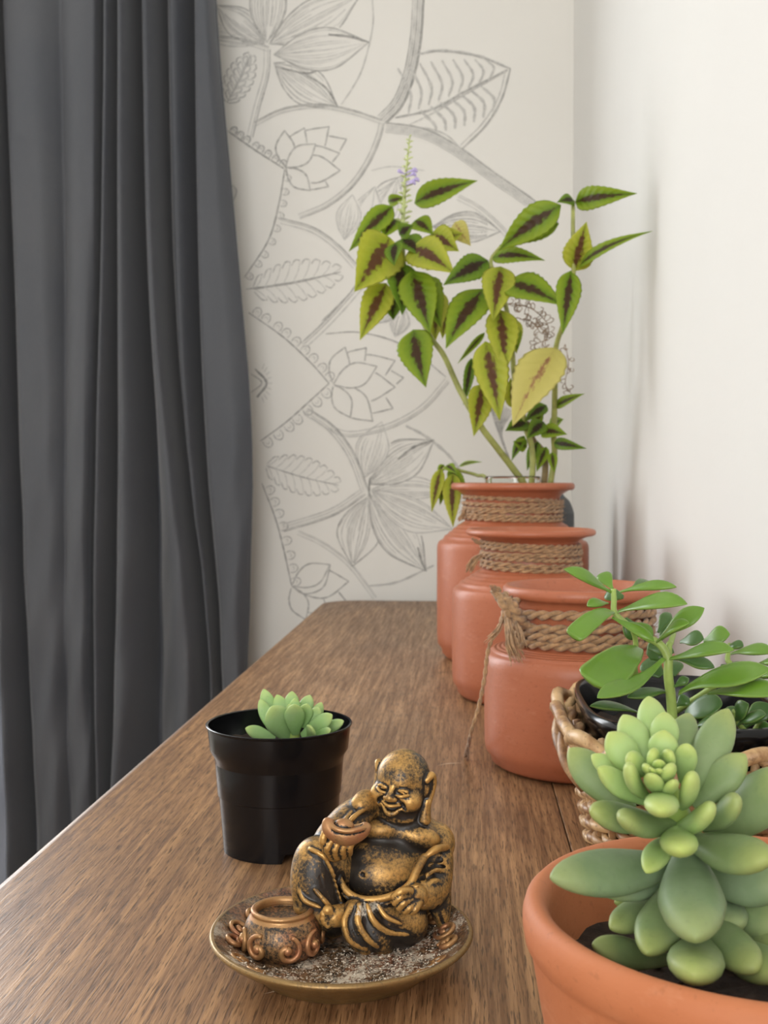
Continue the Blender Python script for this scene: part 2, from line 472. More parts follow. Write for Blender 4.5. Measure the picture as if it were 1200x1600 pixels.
sb = empty('wooden_sideboard', (0, 0, 0), 0, 'long brown wooden sideboard whose worn top carries all the pots', 'sideboard')
JX = 0.0655
o = obj('top_board', board(SX0, JX - .0002, SY0, SY1, 0.060), M_wood, sb, False)
obj('top_board', board(JX + .0002, SX1, SY0, SY1, 0.002), M_wood, sb, False)
for oo in sb.children:
    oo.data.polygons.foreach_set('use_smooth', [len(p.vertices) < 5 for p in oo.data.polygons])
bx0 = SX0 + .03; bz1 = T - TH
obj('carcass', merge(box(bx0, SX1 - .01, SY0 + .03, SY1 - .02, 0.12, bz1)), M_wood, sb, False)
for i in range(4):
    y0 = SY0 + .04 + i * 0.475; y1 = y0 + 0.46
    d = obj('door', box(bx0 - .018, bx0 - .0005, y0, y1, 0.14, bz1 - .02), M_wood, sb, False)
    obj('knob', tube([(bx0 - .018, y1 - .04, .5), (bx0 - .028, y1 - .04, .5), (bx0 - .034, y1 - .04, .5), (bx0 - .044, y1 - .04, .5)], [.006, .006, .014, .010], 14), M_bronze_c, d)
for (x, y) in ((bx0 + .03, SY0 + .07), (SX1 - .05, SY0 + .07), (bx0 + .03, SY1 - .07), (SX1 - .05, SY1 - .07)):
    obj('leg', tube([(x, y, 0), (x, y, .121)], [.014, .022], 12), M_wood, sb)

# two pale scratches in the varnish
M_scr = mat_plain('pale_scratch', (0.55, 0.42, 0.30), 0.6, 0.2)
for pts, w in (([(412, 1553), (435, 1548), (452, 1549), (470, 1542)], .0007), ([(684, 1196), (700, 1193), (722, 1192)], .0010)):
    P = catmull([atZ(*p, T + .00015) for p in pts], 6)
    Vs = []; 
    for i, p in enumerate(P):
        ww = w * math.sin(PI * (i + .5) / len(P)); Vs += [(p.x, p.y - ww, p.z), (p.x, p.y + ww, p.z)]
    obj('scratch', (Vs, [(2*i, 2*i+2, 2*i+3, 2*i+1) for i in range(len(P) - 1)]), M_scr, sb)

# ------------------------------------------------------------------ curtain
CY = 2.045
keysY = [0, 450, 700, 1000, 1300]
cols = [
 ((-90,-90,-90,-90,-90), -1.5), ((-62,-64,-64,-62,-60), 3.5), ((-40,-40,-40,-40,-30), 1.0), ((-18,-18,-18,-14,4), 4.6), ((6,10,12,20,36), 5.0),
 ((12,24,30,44,56), 0.8), ((21,48,56,64,84), 4.0), ((60,78,84,90,104), 4.2), ((104,112,112,112,122), 2.3), ((146,148,146,142,144), 4.4), ((160,160,154,150,154), 3.8),
 ((170,167,161,157,162), 1.4), ((181,175,169,164,170), 4.8), ((192,189,185,181,178), 0.6), ((206,204,208,206,192), 5.4),
 ((222,229,242,246,242), -1.2), ((238,250,272,306,300), 4.8), ((258,266,290,332,330), -0.6), ((276,284,300,340,340), 3.0),
 ((305,311,316,345,345), -0.8), ((316,323,335,362,364), 3.8), ((328,352,370,378,378), 4.0), ((338,380,403,391,388), 2.4)]
rows_px = list(np.linspace(-370, 1640, 90))
V = []; F = []; sub = 8
ncol = (len(cols) - 1) * sub + 1
for r, py in enumerate(rows_px):
    kx = [float(np.interp(py, keysY, c[0])) for c in cols]
    # smooth in height
    kx = [sum(float(np.interp(py + d, keysY, c[0])) for d in (-120, -60, 0, 60, 120)) / 5 for c in cols]
    kd = [(c[1] if c[1] > 2 else c[1] - 2.2) + 0.30 * math.sin(py * 0.005 + i * 1.9) + 0.06 * math.sin(py * 0.021 + i * 3.3) for i, c in enumerate(cols)]
    for j in range(ncol):
        i = min(j // sub, len(cols) - 2); t = j / sub - i
        s = math.sin(PI / 2 * t) ** .9 if kd[i+1] > kd[i] else 1 - math.sin(PI / 2 * (1 - t)) ** .9
        x = kx[i] + (kx[i+1] - kx[i]) * t; d = kd[i] + (kd[i+1] - kd[i]) * s
        low = min(1, max(0, (py - 550) / 500))
        d += low * 0.42 * math.sin(py * 0.030 + x * 0.06) * math.sin(x * 0.09 + 1) + 0.03 * math.sin(py * 0.11 + x * 0.21)
        p = atY(x, py, CY)
        V.append((p.x, CY - d * 0.0130, max(0.012, p.z)))
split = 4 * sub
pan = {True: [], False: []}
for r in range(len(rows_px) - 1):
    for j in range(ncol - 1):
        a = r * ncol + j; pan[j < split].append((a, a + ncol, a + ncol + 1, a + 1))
def cloth(name, faces, mat, root):
    used = sorted({i for f in faces for i in f}); ix = {v: i for i, v in enumerate(used)}
    cp = obj(name, ([(V[i][0] + .6, V[i][1] - CY, V[i][2]) for i in used], [tuple(ix[i] for i in f) for f in faces]), mat, root)
    sm = cp.modifiers.new('thickness', 'SOLIDIFY'); sm.thickness = 0.0016; sm.offset = 0
    ss = cp.modifiers.new('smooth', 'SUBSURF'); ss.levels = 1; ss.render_levels = 1
curt = empty('curtain', (-0.6, CY, 0), 0, 'dark grey floor-length curtain gathered in folds beside the mural', 'curtain')
cloth('curtain_panel', pan[False], M_fabric, curt)
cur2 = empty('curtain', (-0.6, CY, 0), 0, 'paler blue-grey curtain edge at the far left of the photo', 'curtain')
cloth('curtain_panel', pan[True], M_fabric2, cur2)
# hem stitched along the free edge
hem = [Vector(V[r * ncol + ncol - 1]) for r in range(0, len(rows_px))]
obj('hem', tube([(p.x + .6, p.y - CY, p.z) for p in hem], 0.0022, 6), M_fabric, curt)

# ------------------------------------------------------------------ pencil mural on the back wall
mural = empty('pencil_mural', (0, WB, T), 0, 'grey pencil mural of lotus flowers and leaves drawn on the back wall', 'drawing')
class Draw:
    def __init__(s): s.V = []; s.F = []; s.mi = []; s.k = 0; s.clip = []
    def hidden(s, x, y):
        for C in s.clip:
            ins = False; j = len(C) - 1
            for i in range(len(C)):
                if (C[i][1] > y) != (C[j][1] > y) and x < (C[j][0] - C[i][0]) * (y - C[i][1]) / (C[j][1] - C[i][1]) + C[i][0]: ins = not ins
                j = i
            if ins: return True
        return False
    def stroke(s, pts, w=2.2, tone=1, taper=0.35, sub=7, raw=False):
        P = [Vector((p[0], p[1], 0)) for p in pts]
        if not raw: P = catmull(P, sub)
        if s.clip:
            run = []
            for p in P + [None]:
                if p is None or s.hidden(p.x, p.y):
                    if len(run) > 1: s.ribbon(run, w, tone, taper * .4)
                    run = []
                else: run.append(p)
        else: s.ribbon(P, w, tone, taper)
    def ribbon(s, P, w, tone, taper):
        m = len(P); s.k += 1; off = 0.0003 + 0.000004 * (Draw.cnt % 150); Draw.cnt += 1
        base = len(s.V)
        for i in range(m):
            t = P[min(i+1, m-1)] - P[max(i-1, 0)]
            if t.length < 1e-6: t = Vector((1, 0, 0))
            t.normalize(); nrm = Vector((-t.y, t.x, 0))
            f = i / (m - 1); ww = w * 0.5 * (1 - taper * abs(2 * f - 1) ** 2) * (0.9 + 0.2 * math.sin(i * 1.7 + s.k))
            for sg in (-1, 1):
                q = P[i] + nrm * ww * sg; p3 = atY(q.x, q.y, WB)
                s.V.append((p3.x, -off, p3.z - T))
        for i in range(m - 1):
            a = base + 2 * i; s.F.append((a, a+1, a+3, a+2)); s.mi.append(tone)
    def done(s, name):
        me = mesh(name, s.V, s.F)
        o = link(name, me, [M_pl, M_pm, M_pd], mural, False)
        me.polygons.foreach_set('material_index', s.mi)
        return o
Draw.cnt = 0
def A(p): return (330 + p[0] / 2.4, p[1] / 2.4)
def B(p): return (330 + p[0] / 2.4, 480 + p[1] / 2.4)
def lens(base, tip, bl, br):
    """two edges of a petal from base to tip with bulges to either side"""
    b = Vector((*base, 0)); t = Vector((*tip, 0)); d = t - b; nn = Vector((-d.y, d.x, 0))
    L = [b, b + d * .3 + nn * bl * .85, b + d * .62 + nn * bl, t]
    R = [b, b + d * .3 + nn * br * .85, b + d * .62 + nn * br, t]
    return L, R
def petal(D, base, tip, bl=0.28, br=-0.28, w=2.2, tone=1, hatch=0, hw=1.5, ht=0, front=False):
    L, R = lens(base, tip, bl, br)
    D.poly = [tuple(p)[:2] for p in catmull(L, 6)] + [tuple(p)[:2] for p in reversed(catmull(R, 6))]
    D.stroke(L, w, tone); D.stroke(R, w, tone)
    if hatch:
        Lc = catmull(L, 8); Rc = catmull(R, 8)
        for h in range(hatch):
            f = (h + 1) / (hatch + 1); f += random.uniform(-.03, .03)
            a = random.choice((0, 0, 2, 6)); b = random.choice((14, 18, 21, 24))
            D.stroke([tuple(Lc[i].lerp(Rc[i], f))[:2] for i in range(a, min(b, len(Lc)))], hw, ht, 0.8, raw=True)
    D.clip.append(D.poly)
def dbl(D, pts, gap=7, w=2.2, tone=1, shade=0):
    P = catmull([Vector((p[0], p[1], 0)) for p in pts], 7); m = len(P)
    off = lambda g: [tuple(P[i] + Vector((-(P[min(i+1,m-1)]-P[max(i-1,0)]).normalized().y, (P[min(i+1,m-1)]-P[max(i-1,0)]).normalized().x, 0)) * g)[:2] for i in range(m)]
    D.stroke(off(-gap/2), w, tone, raw=True); D.stroke(off(gap/2), w * .8, max(0, tone - 1), raw=True)
    for k in range(shade):
        D.stroke(off(-gap/2 + gap * (k + .6) / (shade + .6)), gap / (shade + 1) * (.75 if shade > 2 else .42), 0 if (k % 2 or shade < 3) else max(0, tone - 1), raw=True)
def lotus(D, base, tips, C=lambda p: p, w=1.9, tone=1, bul=.26):
    for i, tp in enumerate(tips):
        petal(D, C(base), C(tp), bul, -bul, w, tone)
    D.clip = []
def serr(D, base, tip, n=8, half=0.22, w=1.8, tone=1):
    b = Vector((*base, 0)); t = Vector((*tip, 0)); d = t - b; nn = Vector((-d.y, d.x, 0))
    D.stroke([b, b + d * .5 + nn * .02, t], w * 1.2, tone)
    for sg in (-1, 1):
        pv = b + nn * sg * 0.03
        for i in range(n):
            f0 = i / n; f1 = (i + 1) / n
            h = half * math.sin(PI * min(1, (f1 * .86 + .1))) ** .7
            q = b + d * (f1 + .02) + nn * sg * h
            mid = pv.lerp(q, .55) + nn * sg * 0.035 - d * .005
            D.stroke([tuple(pv)[:2], tuple(mid)[:2], tuple(q)[:2]], w, tone, sub=4)
            D.stroke([tuple(q)[:2], tuple(b + d * (f1 - .03) + nn * sg * h * .45)[:2], tuple(b + d * (f1 - .10))[:2]], w * .7, 0, sub=4)
            pv = q - nn * sg * 0.045 + d * 0.004
def beads(D, pts, side, n, r=6.5, w=1.8, tone=1, line=2.2):
    P = catmull([Vector((p[0], p[1], 0)) for p in pts], 12)
    D.stroke([tuple(p)[:2] for p in P], line, min(2, tone + 1), raw=True)
    L = [0]
    for i in range(1, len(P)): L.append(L[-1] + (P[i] - P[i-1]).length)
    for k in range(n):
        s_ = L[-1] * (k + .5) / n; i = min(len(P) - 2, int(np.searchsorted(L, s_)))
        t = (P[min(i+1, len(P)-1)] - P[max(i-1, 0)]).normalized(); nn = Vector((-t.y, t.x, 0)) * side
        c = P[i] + nn * r * 1.15
        D.stroke([tuple(c + (t * math.cos(a) + nn * math.sin(a) * 1.25) * r)[:2] for a in np.linspace(-.6, PI + .6, 12)], w, tone, raw=True)
        D.stroke([tuple(c + (t * math.cos(a) + nn * math.sin(a)) * r * .4)[:2] for a in np.linspace(-.3, PI + .3, 7)], w * .8, 0, raw=True)

D = Draw()   # big lily, top
c0 = A((215, 165))
petal(D, A((235, 205)), A((592, 158)), .22, -.20, 2.4, 1, 14)
petal(D, A((218, 165)), A((560, -20)), .20, -.18, 2.4, 1, 14)
petal(D, A((208, 160)), A((225, -120)), .22, -.24, 2.2, 1, 14)
petal(D, A((200, 165)), A((20, 20)), .24, -.22, 2.2, 1, 14)
petal(D, A((200, 160)), A((-60, 120)), .18, -.12, 2.0, 0, 8)
petal(D, A((235, 235)), A((474, 400)), .24, -.22, 2.2, 1, 14)
D.clip = []
D.stroke([A((440, 130)), A((520, 138)), A((595, 160))], 4.0, 2); D.stroke([A((240, 250)), A((350, 275)), A((400, 265))], 3, 2)
D.stroke([A((355, 280)), A((430, 330)), A((474, 400))], 3, 2)
D.stroke([A((604, -10)), A((606, 100)), A((570, 250)), A((530, 330)), A((488, 392))], 2.4, 0)
D.done('lily_flower')
D = Draw()   # heavy arcs
dbl(D, [A((778, -20)), A((768, 140)), A((742, 280)), A((700, 385)), A((640, 450))], 17, 2.6, 2, 4)
dbl(D, [A((655, 478)), A((740, 488)), A((820, 510)), A((930, 572)), A((1050, 660)), A((1200, 765)), A((1290, 850))], 15, 2.0, 1, 4)
dbl(D, [A((925, 740)), A((1000, 780)), A((1080, 850)), A((1140, 920))], 8, 1.6, 0, 1)
D.done('shaded_arc')
D = Draw()   # broad veined leaf
D.stroke([A((770, 205)), A((860, 190)), A((1000, 210)), A((1122, 258))], 5, 0); D.stroke([A((790, 203)), A((870, 192)), A((1000, 212)), A((1122, 258))], 2.2, 1)
D.stroke([A((1122, 258)), A((1090, 370)), A((1030, 470)), A((940, 560))], 3.4, 1)
D.stroke([A((1105, 262)), A((1075, 370)), A((1015, 465)), A((935, 545))], 2.0, 0)
D.stroke([A((940, 560)), A((880, 505)), A((800, 478))], 2.4, 0)
D.stroke([A((1112, 262)), A((960, 340)), A((830, 410)), A((690, 442))], 4.5, 1); D.stroke([A((1112, 266)), A((960, 350)), A((840, 420)), A((740, 470))], 2.2, 0)
for i in range(9):
    f = i / 8
    bx, by = 1040 - 300 * f, 300 + 125 * f
    D.stroke([A((bx, by)), A((bx + 20 - 12 * f, by - 45 - 30 * f)), A((bx - 10 - 30 * f, by - 75 - 125 * f * (1.2 - f * .45)))], 4.4, 0)
    if f < .8: D.stroke([A((bx - 30, by + 22)), A((bx + 20, by + 70)), A((bx + 15 + 20 * f, by + 120 - 55 * f * f + 60 * (1 - f) * f))], 5.2, 0)
D.done('veined_leaf')
D = Draw()   # upper lotus medallion
dbl(D, [A((165, 465)), A((270, 415)), A((400, 398)), A((520, 418)), A((640, 458))], 6, 2.4, 1, 1)
dbl(D, [A((640, 460)), A((625, 520)), A((585, 610)), A((520, 700)), A((430, 770)), A((330, 812))], 7, 2.4, 1, 1)
lotus(D, (280, 628), [(392, 540), (372, 715), (275, 490), (484, 640), (350, 480), (440, 700), (482, 575), (442, 475), (508, 522)], A, 2.4, 1, .24)
dbl(D, [A((210, 185)), A((205, 280)), A((172, 400)), A((145, 515))], 9, 2.2, 1, 1)
dbl(D, [A((30, 145)), A((120, 155)), A((215, 185))], 7, 2.2, 1, 1)
serr(D, A((60, 385)), A((150, 205)), 7, .26, 2.2, 1)
serr(D, A((66, 375)), A((140, 215)), 6, .16, 3.0, 0)
beads(D, [A((60, 490)), A((160, 560)), A((272, 632))], -1, 8, 5.0, 2.6, 1, 2.6)
beads(D, [A((276, 635)), A((255, 760)), A((215, 900)), A((125, 1040))], -1, 9, 5.0, 1.6, 1, 2.2)
D.stroke([A((70, 690)), A((95, 715)), A((80, 760))], 3, 0)
D.done('lotus_medallion')
D = Draw()   # fern leaf medallion
dbl(D, [A((262, 828)), A((380, 862)), A((470, 925)), A((540, 1000))], 8, 2.4, 1, 1)
D.stroke([A((560, 1030)), A((520, 1100)), A((415, 1205))], 2.2, 1)
D.stroke([A((130, 1085)), A((300, 1060)), A((480, 1022))], 2.6, 1)
serr(D, A((160, 1085)), A((486, 1020)), 9, .22, 1.7, 1)
for dx, s in ((0, 1), (60, -1), (120, 1)):
    petal(D, A((500 + dx, 900)), A((530 + dx * 1.4, 730 - dx * .5)), .25, -.25, 1.8, 0, 9)
petal(D, A((590, 800)), A((720, 660)), .22, -.2, 2, 1, 9)
petal(D, A((830, 850)), A((1085, 868)), .18, -.24, 2.2, 1, 14, 1.2, 1)
D.clip = []
D.stroke([A((600, 640)), A((680, 625)), A((800, 640))], 1.6, 0)
D.done('fern_leaf')
D = Draw()   # middle lotus medallion
beads(D, [B((140, 20)), B((270, 112)), B((370, 205)), B((442, 286))], -1, 9, 6.5)
beads(D, [B((442, 286)), B((370, 352)), B((280, 432)), B((185, 502))], -1, 7, 7)
dbl(D, [B((345, 145)), B((420, 75)), B((500, -10)), B((560, -80))], 10, 2.2, 1, 1)
D.stroke([B((430, 100)), B((550, 94)), B((680, 125)), B((780, 180)), B((880, 262))], 2.4, 1)
dbl(D, [B((885, 275)), B((800, 370)), B((700, 432)), B((600, 465)), B((490, 472)), B((380, 405))], 8, 2.2, 0, 1)
lotus(D, (458, 290), [(622, 222), (522, 414), (502, 150), (606, 428), (690, 300), (582, 152), (682, 380), (690, 200), (722, 265)], B, 2.3, 1, .24)
D.stroke([B((165, 232)), B((208, 284)), B((172, 338))], 4, 2); D.stroke([B((150, 250)), B((190, 284)), B((150, 320))], 2, 1)
for k in range(9):
    a = -1.1 + k * .28; D.stroke([B((175 + 36 * math.cos(a), 284 + 58 * math.sin(a))), B((175 + 54 * math.cos(a), 284 + 82 * math.sin(a)))], 1.4, 0)
petal(D, B((630, 60)), B((700, -30)), .3, -.3, 1.8, 0, 9); petal(D, B((690, 110)), B((725, 0)), .3, -.3, 1.8, 0, 9)
D.clip = []
for k in range(16):
    f = k / 15; D.stroke([B((1040 + 90 * f, 330 + 60 * f)), B((1060 + 30 * f, 420 + 50 * f)), B((1110 + 10 * f, 560 + 10 * f))], 1.8, 1)
D.done('lotus_medallion')
D = Draw()   # second lily
c = (592, 692)
petal(D, B((575, 640)), B((640, 430)), .24, -.28, 2, 0, 12)
petal(D, B((590, 665)), B((836, 500)), .22, -.26, 2.6, 1, 16, 1.0, 1)
petal(D, B((600, 688)), B((905, 832)), .22, -.12, 2.0, 0, 12)
petal(D, B((600, 684)), B((900, 690)), .10, -.16, 2.0, 0, 8)
petal(D, B((590, 702)), B((806, 990)), .20, -.20, 2.6, 1, 16)
petal(D, B((586, 712)), B((530, 972)), .30, -.27, 2.0, 1, 16)
D.clip = []
D.stroke([B((700, 570)), B((760, 525)), B((836, 498))], 4, 2); D.stroke([B((806, 990)), B((790, 955)), B((775, 900))], 4, 2)
D.stroke([B((595, 640)), B((592, 690)), B((600, 720))], 3.6, 2)
dbl(D, [B((355, 390)), B((450, 455)), B((525, 555)), B((576, 688))], 11, 2.6, 1, 2)
dbl(D, [B((572, 692)), B((450, 770)), B((270, 828))], 11, 2.6, 1, 2)
serr(D, B((208, 595)), B((478, 668)), 9, .24, 1.8, 1)
D.stroke([B((730, 445)), B((800, 482)), B((880, 545)), B((930, 605))], 5.5, 0)
dbl(D, [B((325, 845)), B((420, 890)), B((520, 968)), B((615, 1092))], 6, 2.0, 0, 1)
D.stroke([B((590, 1046)), B((700, 1030)), B((835, 968))], 4, 0)
beads(D, [B((190, 660)), B((240, 790)), B((270, 900)), B((302, 1045))], -1, 8, 6.5)
lotus(D, (302, 1046), [(445, 965), (355, 1172), (516, 1028), (440, 1150), (505, 1100)], B, 2.4, 1, .24)
D.stroke([B((302, 1046)), B((350, 1075)), B((420, 1050)), B((448, 965))], 2.4, 1)
D.done('lily_flower')

# ------------------------------------------------------------------ terracotta jars with twine
def rope_loop(R, z, r, twist, tilt=0.0, ph=0.0, n=130, a0=0, a1=2*PI, bump=0.0):
    parts = []
    for s in range(2):
        P = []
        for i in range(n + 1):
            a = a0 + (a1 - a0) * i / n
            q = twist * a + PI * s + ph
            rr = R + bump * math.sin(5 * a + ph) + 0.52 * r * math.cos(q)
            P.append((rr * math.cos(a), rr * math.sin(a), z + tilt * math.sin(a + ph) + 0.52 * r * math.sin(q)))
        parts.append(tube(P, 0.56 * r, 6, False))
    return merge(*parts)
def jar(base_px, base_py, R, H, zneck0, zneck1, zsh, rneck, rrim, label, coils, seed):
    random.seed(seed)
    c = atZ(base_px, base_py, T)
    root = empty('terracotta_jar', (c.x, c.y, T), 0, label, 'jar', 'terracotta jars in a row along the wall')
    k = H / 0.15
    prof = [(0, 0.0), (R*.80, 0.0), (R*.87, .0015), (R*.925, .0045*k), (R*.94, .009*k), (R*.985, .013*k), (R*.997, .020*k), (R, zsh*.5), (R*.999, zsh - .009),
            (R*.994, zsh - .0045), (R*.978, zsh - .0010), (R*.955, zsh + .0008), (R*.93, zsh + .0014)]
    st = 4
    for i in range(st):   # stepped throwing rings over the shoulder
        f0 = (i + 1) / (st + 1); r = R*.93 + (rneck*1.03 - R*.93) * f0; z = zsh + .0022 + (zneck0 - zsh - .004) * f0
        prof += [(r + .0030, z - .0012), (r + .0022, z + .0004), (r + .0002, z + .0010)]
    prof += [(rneck*1.02, zneck0 - .001), (rneck, zneck0 + .003), (rneck, zneck1), (rneck*1.01, zneck1 + .001)]
    lip = H - zneck1; l = min(lip * .5, .013)
    prof += [(rneck*1.05, zneck1 + lip*.22), (rrim*.90, H - l*1.02), (rrim*.96, H - l*.98), (rrim*.992, H - l*.78), (rrim, H - l*.5), (rrim*.992, H - l*.2), (rrim*.965, H - l*.02), (rrim*.93, H),
             (rrim*.90, H - l*.12), (rneck*.93, zneck1 + .002), (rneck*.9, zneck0), (R*.9, zsh - .008), (R*.9, .02), (R*.7, .008), (0, .008)]
    obj('jar_body', lathe(prof, 96), M_jar, root)
    nz = zneck1 - zneck0; rr = nz / coils / 1.75
    for i in range(coils):
        z = zneck0 + rr * .8 + (nz - rr * 1.6) * i / (coils - 1)
        obj('twine_coil', rope_loop(rneck + rr * .85, z, rr, random.uniform(13, 19), random.uniform(-1.0, 1.0) * rr, random.uniform(0, 6), bump=.0006), M_twine, root)
    # fuzz of loose fibres on the twine
    fz = []
    for i in range(90):
        a = random.uniform(0, 2*PI); z = random.uniform(zneck0, zneck1); r0 = rneck + rr*1.3
        p = Vector((r0*math.cos(a), r0*math.sin(a), z)); d = Vector((math.cos(a)*.6, math.sin(a)*.6, random.uniform(-1, 1))).normalized() * random.uniform(.004, .010)
        tq = Vector((-math.sin(a), math.cos(a), 0)) * random.uniform(-.008, .008)
        fz.append(tube([p, p + d*.5 + tq*.4, p + d*.7 + tq], .00022, 3, False))
    fo = obj('twine_fuzz', merge(*fz), M_twine, root); fo['kind'] = 'stuff'
    return root, c, rr
j3, c3, rr3 = jar(906, 1194, 0.0755, 0.1425, 0.0975, 0.124, 0.0885, 0.051, 0.0612, 'smallest and nearest terracotta jar with a big frayed twine knot', 4, 3)
j2, c2, rr2 = jar(828, 1088, 0.0810, 0.1745, 0.134, 0.161, 0.1135, 0.0485, 0.0668, 'middle terracotta jar with a thick band of twine', 6, 4)
j1, c1, rr1 = jar(800, 1028, 0.0950, 0.2215, 0.1745, 0.2030, 0.1480, 0.0590, 0.0775, 'tallest rear terracotta jar in front of the leafy plant stems', 6, 5)

def tuft(root, c, pts, n, spread, r, name='twine_tassel'):
    parts = []
    P = [Vector(p) for p in pts]
    for i in range(n):
        Q = []
        o = Vector((random.uniform(-1, 1), random.uniform(-1, 1), random.uniform(-1, 1)))
        for k, p in enumerate(P):
            f = k / (len(P) - 1)
            Q.append(p - c + o * spread * (0.25 + f) + Vector((random.uniform(-1, 1), random.uniform(-1, 1), random.uniform(-1, 1))) * spread * .25)
        parts.append(tube(catmull(Q, 4), [r, r * .9, r * .5], 5))
    return obj(name, merge(*parts), M_twine, root)
random.seed(21)
cz3 = Vector((c3.x, c3.y, T)); cz2 = Vector((c2.x, c2.y, T)); cz1 = Vector((c1.x, c1.y, T))
yk = c3.y - .030
k0 = atY(800, 950, yk)
# bulky knot: three twisted rope lumps
kp = []
for (a, b, cc, r) in (((785, 930), (800, 945), (812, 968), .0050), ((775, 922), (786, 940), (800, 962), .0046), ((808, 940), (796, 952), (788, 972), .0046), ((790, 955), (806, 962), (822, 975), .0042)):
    for s in range(2):
        Q = catmull([atY(*a, yk - .004) - cz3, atY(*b, yk - .008 - .003 * s) - cz3, atY(*cc, yk - .004) - cz3], 8)
        Q = [q + Vector((math.cos(i * .8 + PI * s), math.sin(i * .8 + PI * s), math.sin(i * .8 + PI * s))) * r * .38 for i, q in enumerate(Q)]
        kp.append(tube(Q, r * .62, 7))
obj('twine_knot', merge(*kp), M_twine, j3)
tuft(j3, cz3, [atY(783, 935, yk - .004), atY(776, 925, yk - .008), atY(770, 918, yk - .010)], 14, .0022, .00055)
tuft(j3, cz3, [atY(792, 960, yk - .006), atY(796, 985, yk - .022), atY(800, 1008, yk - .032), atY(808, 1028, yk - .036)], 34, .0042, .0005)
tuft(j3, cz3, [atY(800, 962, yk - .006), atY(812, 985, yk - .022), atY(818, 1010, yk - .034)], 16, .0030, .00045)
tuft(j3, cz3, [atY(788, 965, yk - .006), atY(778, 985, yk - .018), atY(762, 1000, yk - .018)], 10, .0030, .00045)
tl = [atY(790, 962, yk - .004), atY(776, 985, yk - .014), atY(763, 1015, yk - .016), atY(757, 1060, yk - .016), atY(748, 1105, yk - .016), atY(736, 1145, yk - .014)]
e = atZ(728, 1182, T + .002)
tt = catmull([p - cz3 for p in tl] + [e - cz3], 10)
parts = []
for s in range(2):
    parts.append(tube([q + Vector((math.cos(i * .9 + PI * s), math.sin(i * .9 + PI * s), 0)) * .0008 for i, q in enumerate(tt)], .0010, 6))
obj('twine_tail', merge(*parts), M_twine, j3)
tuft(j3, cz3, [tl[-1], tl[-1].lerp(e, .6), e], 12, .0022, .0004)
# small knots on the two rear jars
yk2 = c2.y - .03
tuft(j2, cz2, [atY(752, 868, yk2), atY(742, 876, yk2 - .004), atY(733, 890, yk2 - .004)], 26, .0030, .0009, 'twine_knot')
tuft(j2, cz2, [atY(752, 850, yk2), atY(744, 846, yk2 - .002), atY(740, 843, yk2 - .004)], 12, .0020, .0007)
yk1 = c1.y - .02
tuft(j1, cz1, [atY(726, 796, yk1), atY(722, 806, yk1 - .004), atY(718, 812, yk1 - .004)], 16, .0025, .0009, 'twine_knot')

# small dark grey bottle standing behind the rear jar
gb = atY(868, 790, 1.555)
go = empty('grey_bottle', (gb.x, gb.y, T), 0, 'small dark grey bottle half hidden behind the tallest jar', 'bottle')
obj('bottle_body', lathe(smoothprof([(0, 0), (.020, 0), (.024, .006), (.0255, .06), (.0255, .165), (.0245, .182), (.019, .196), (.011, .204), (.0100, .210), (.0112, .214), (.009, .216), (0, .216)], 5), 40), M_grey, go)

# ------------------------------------------------------------------ leaf builders
def interp(t, pts):
    return float(np.interp(t, [p[0] for p in pts], [p[1] for p in pts]))
FAT = [(0, .36), (.1, .50), (.22, .68), (.36, .86), (.48, .97), (.58, 1.0), (.68, .955), (.78, .83), (.86, .66), (.92, .47), (.96, .30), (.985, .15), (1, 0.02)]
ROUND = [(0, .34), (.08, .45), (.2, .62), (.4, .88), (.55, 1.0), (.7, .99), (.82, .87), (.9, .68), (.96, .44), (.99, .22), (1, 0.02)]
SPAT = [(0, .20), (.12, .27), (.26, .46), (.42, .76), (.56, .96), (.66, 1.0), (.76, .92), (.86, .68), (.93, .42), (.97, .22), (1, .02)]
OVATE = [(0, .03), (.03, .22), (.09, .58), (.18, .86), (.30, 1.0), (.42, .97), (.56, .82), (.70, .60), (.82, .36), (.92, .16), (1, .01)]
BLUNT = [(0, .2), (.1, .4), (.3, .7), (.6, .95), (.85, 1.0), (.95, .96), (.99, .8), (1, .02)]
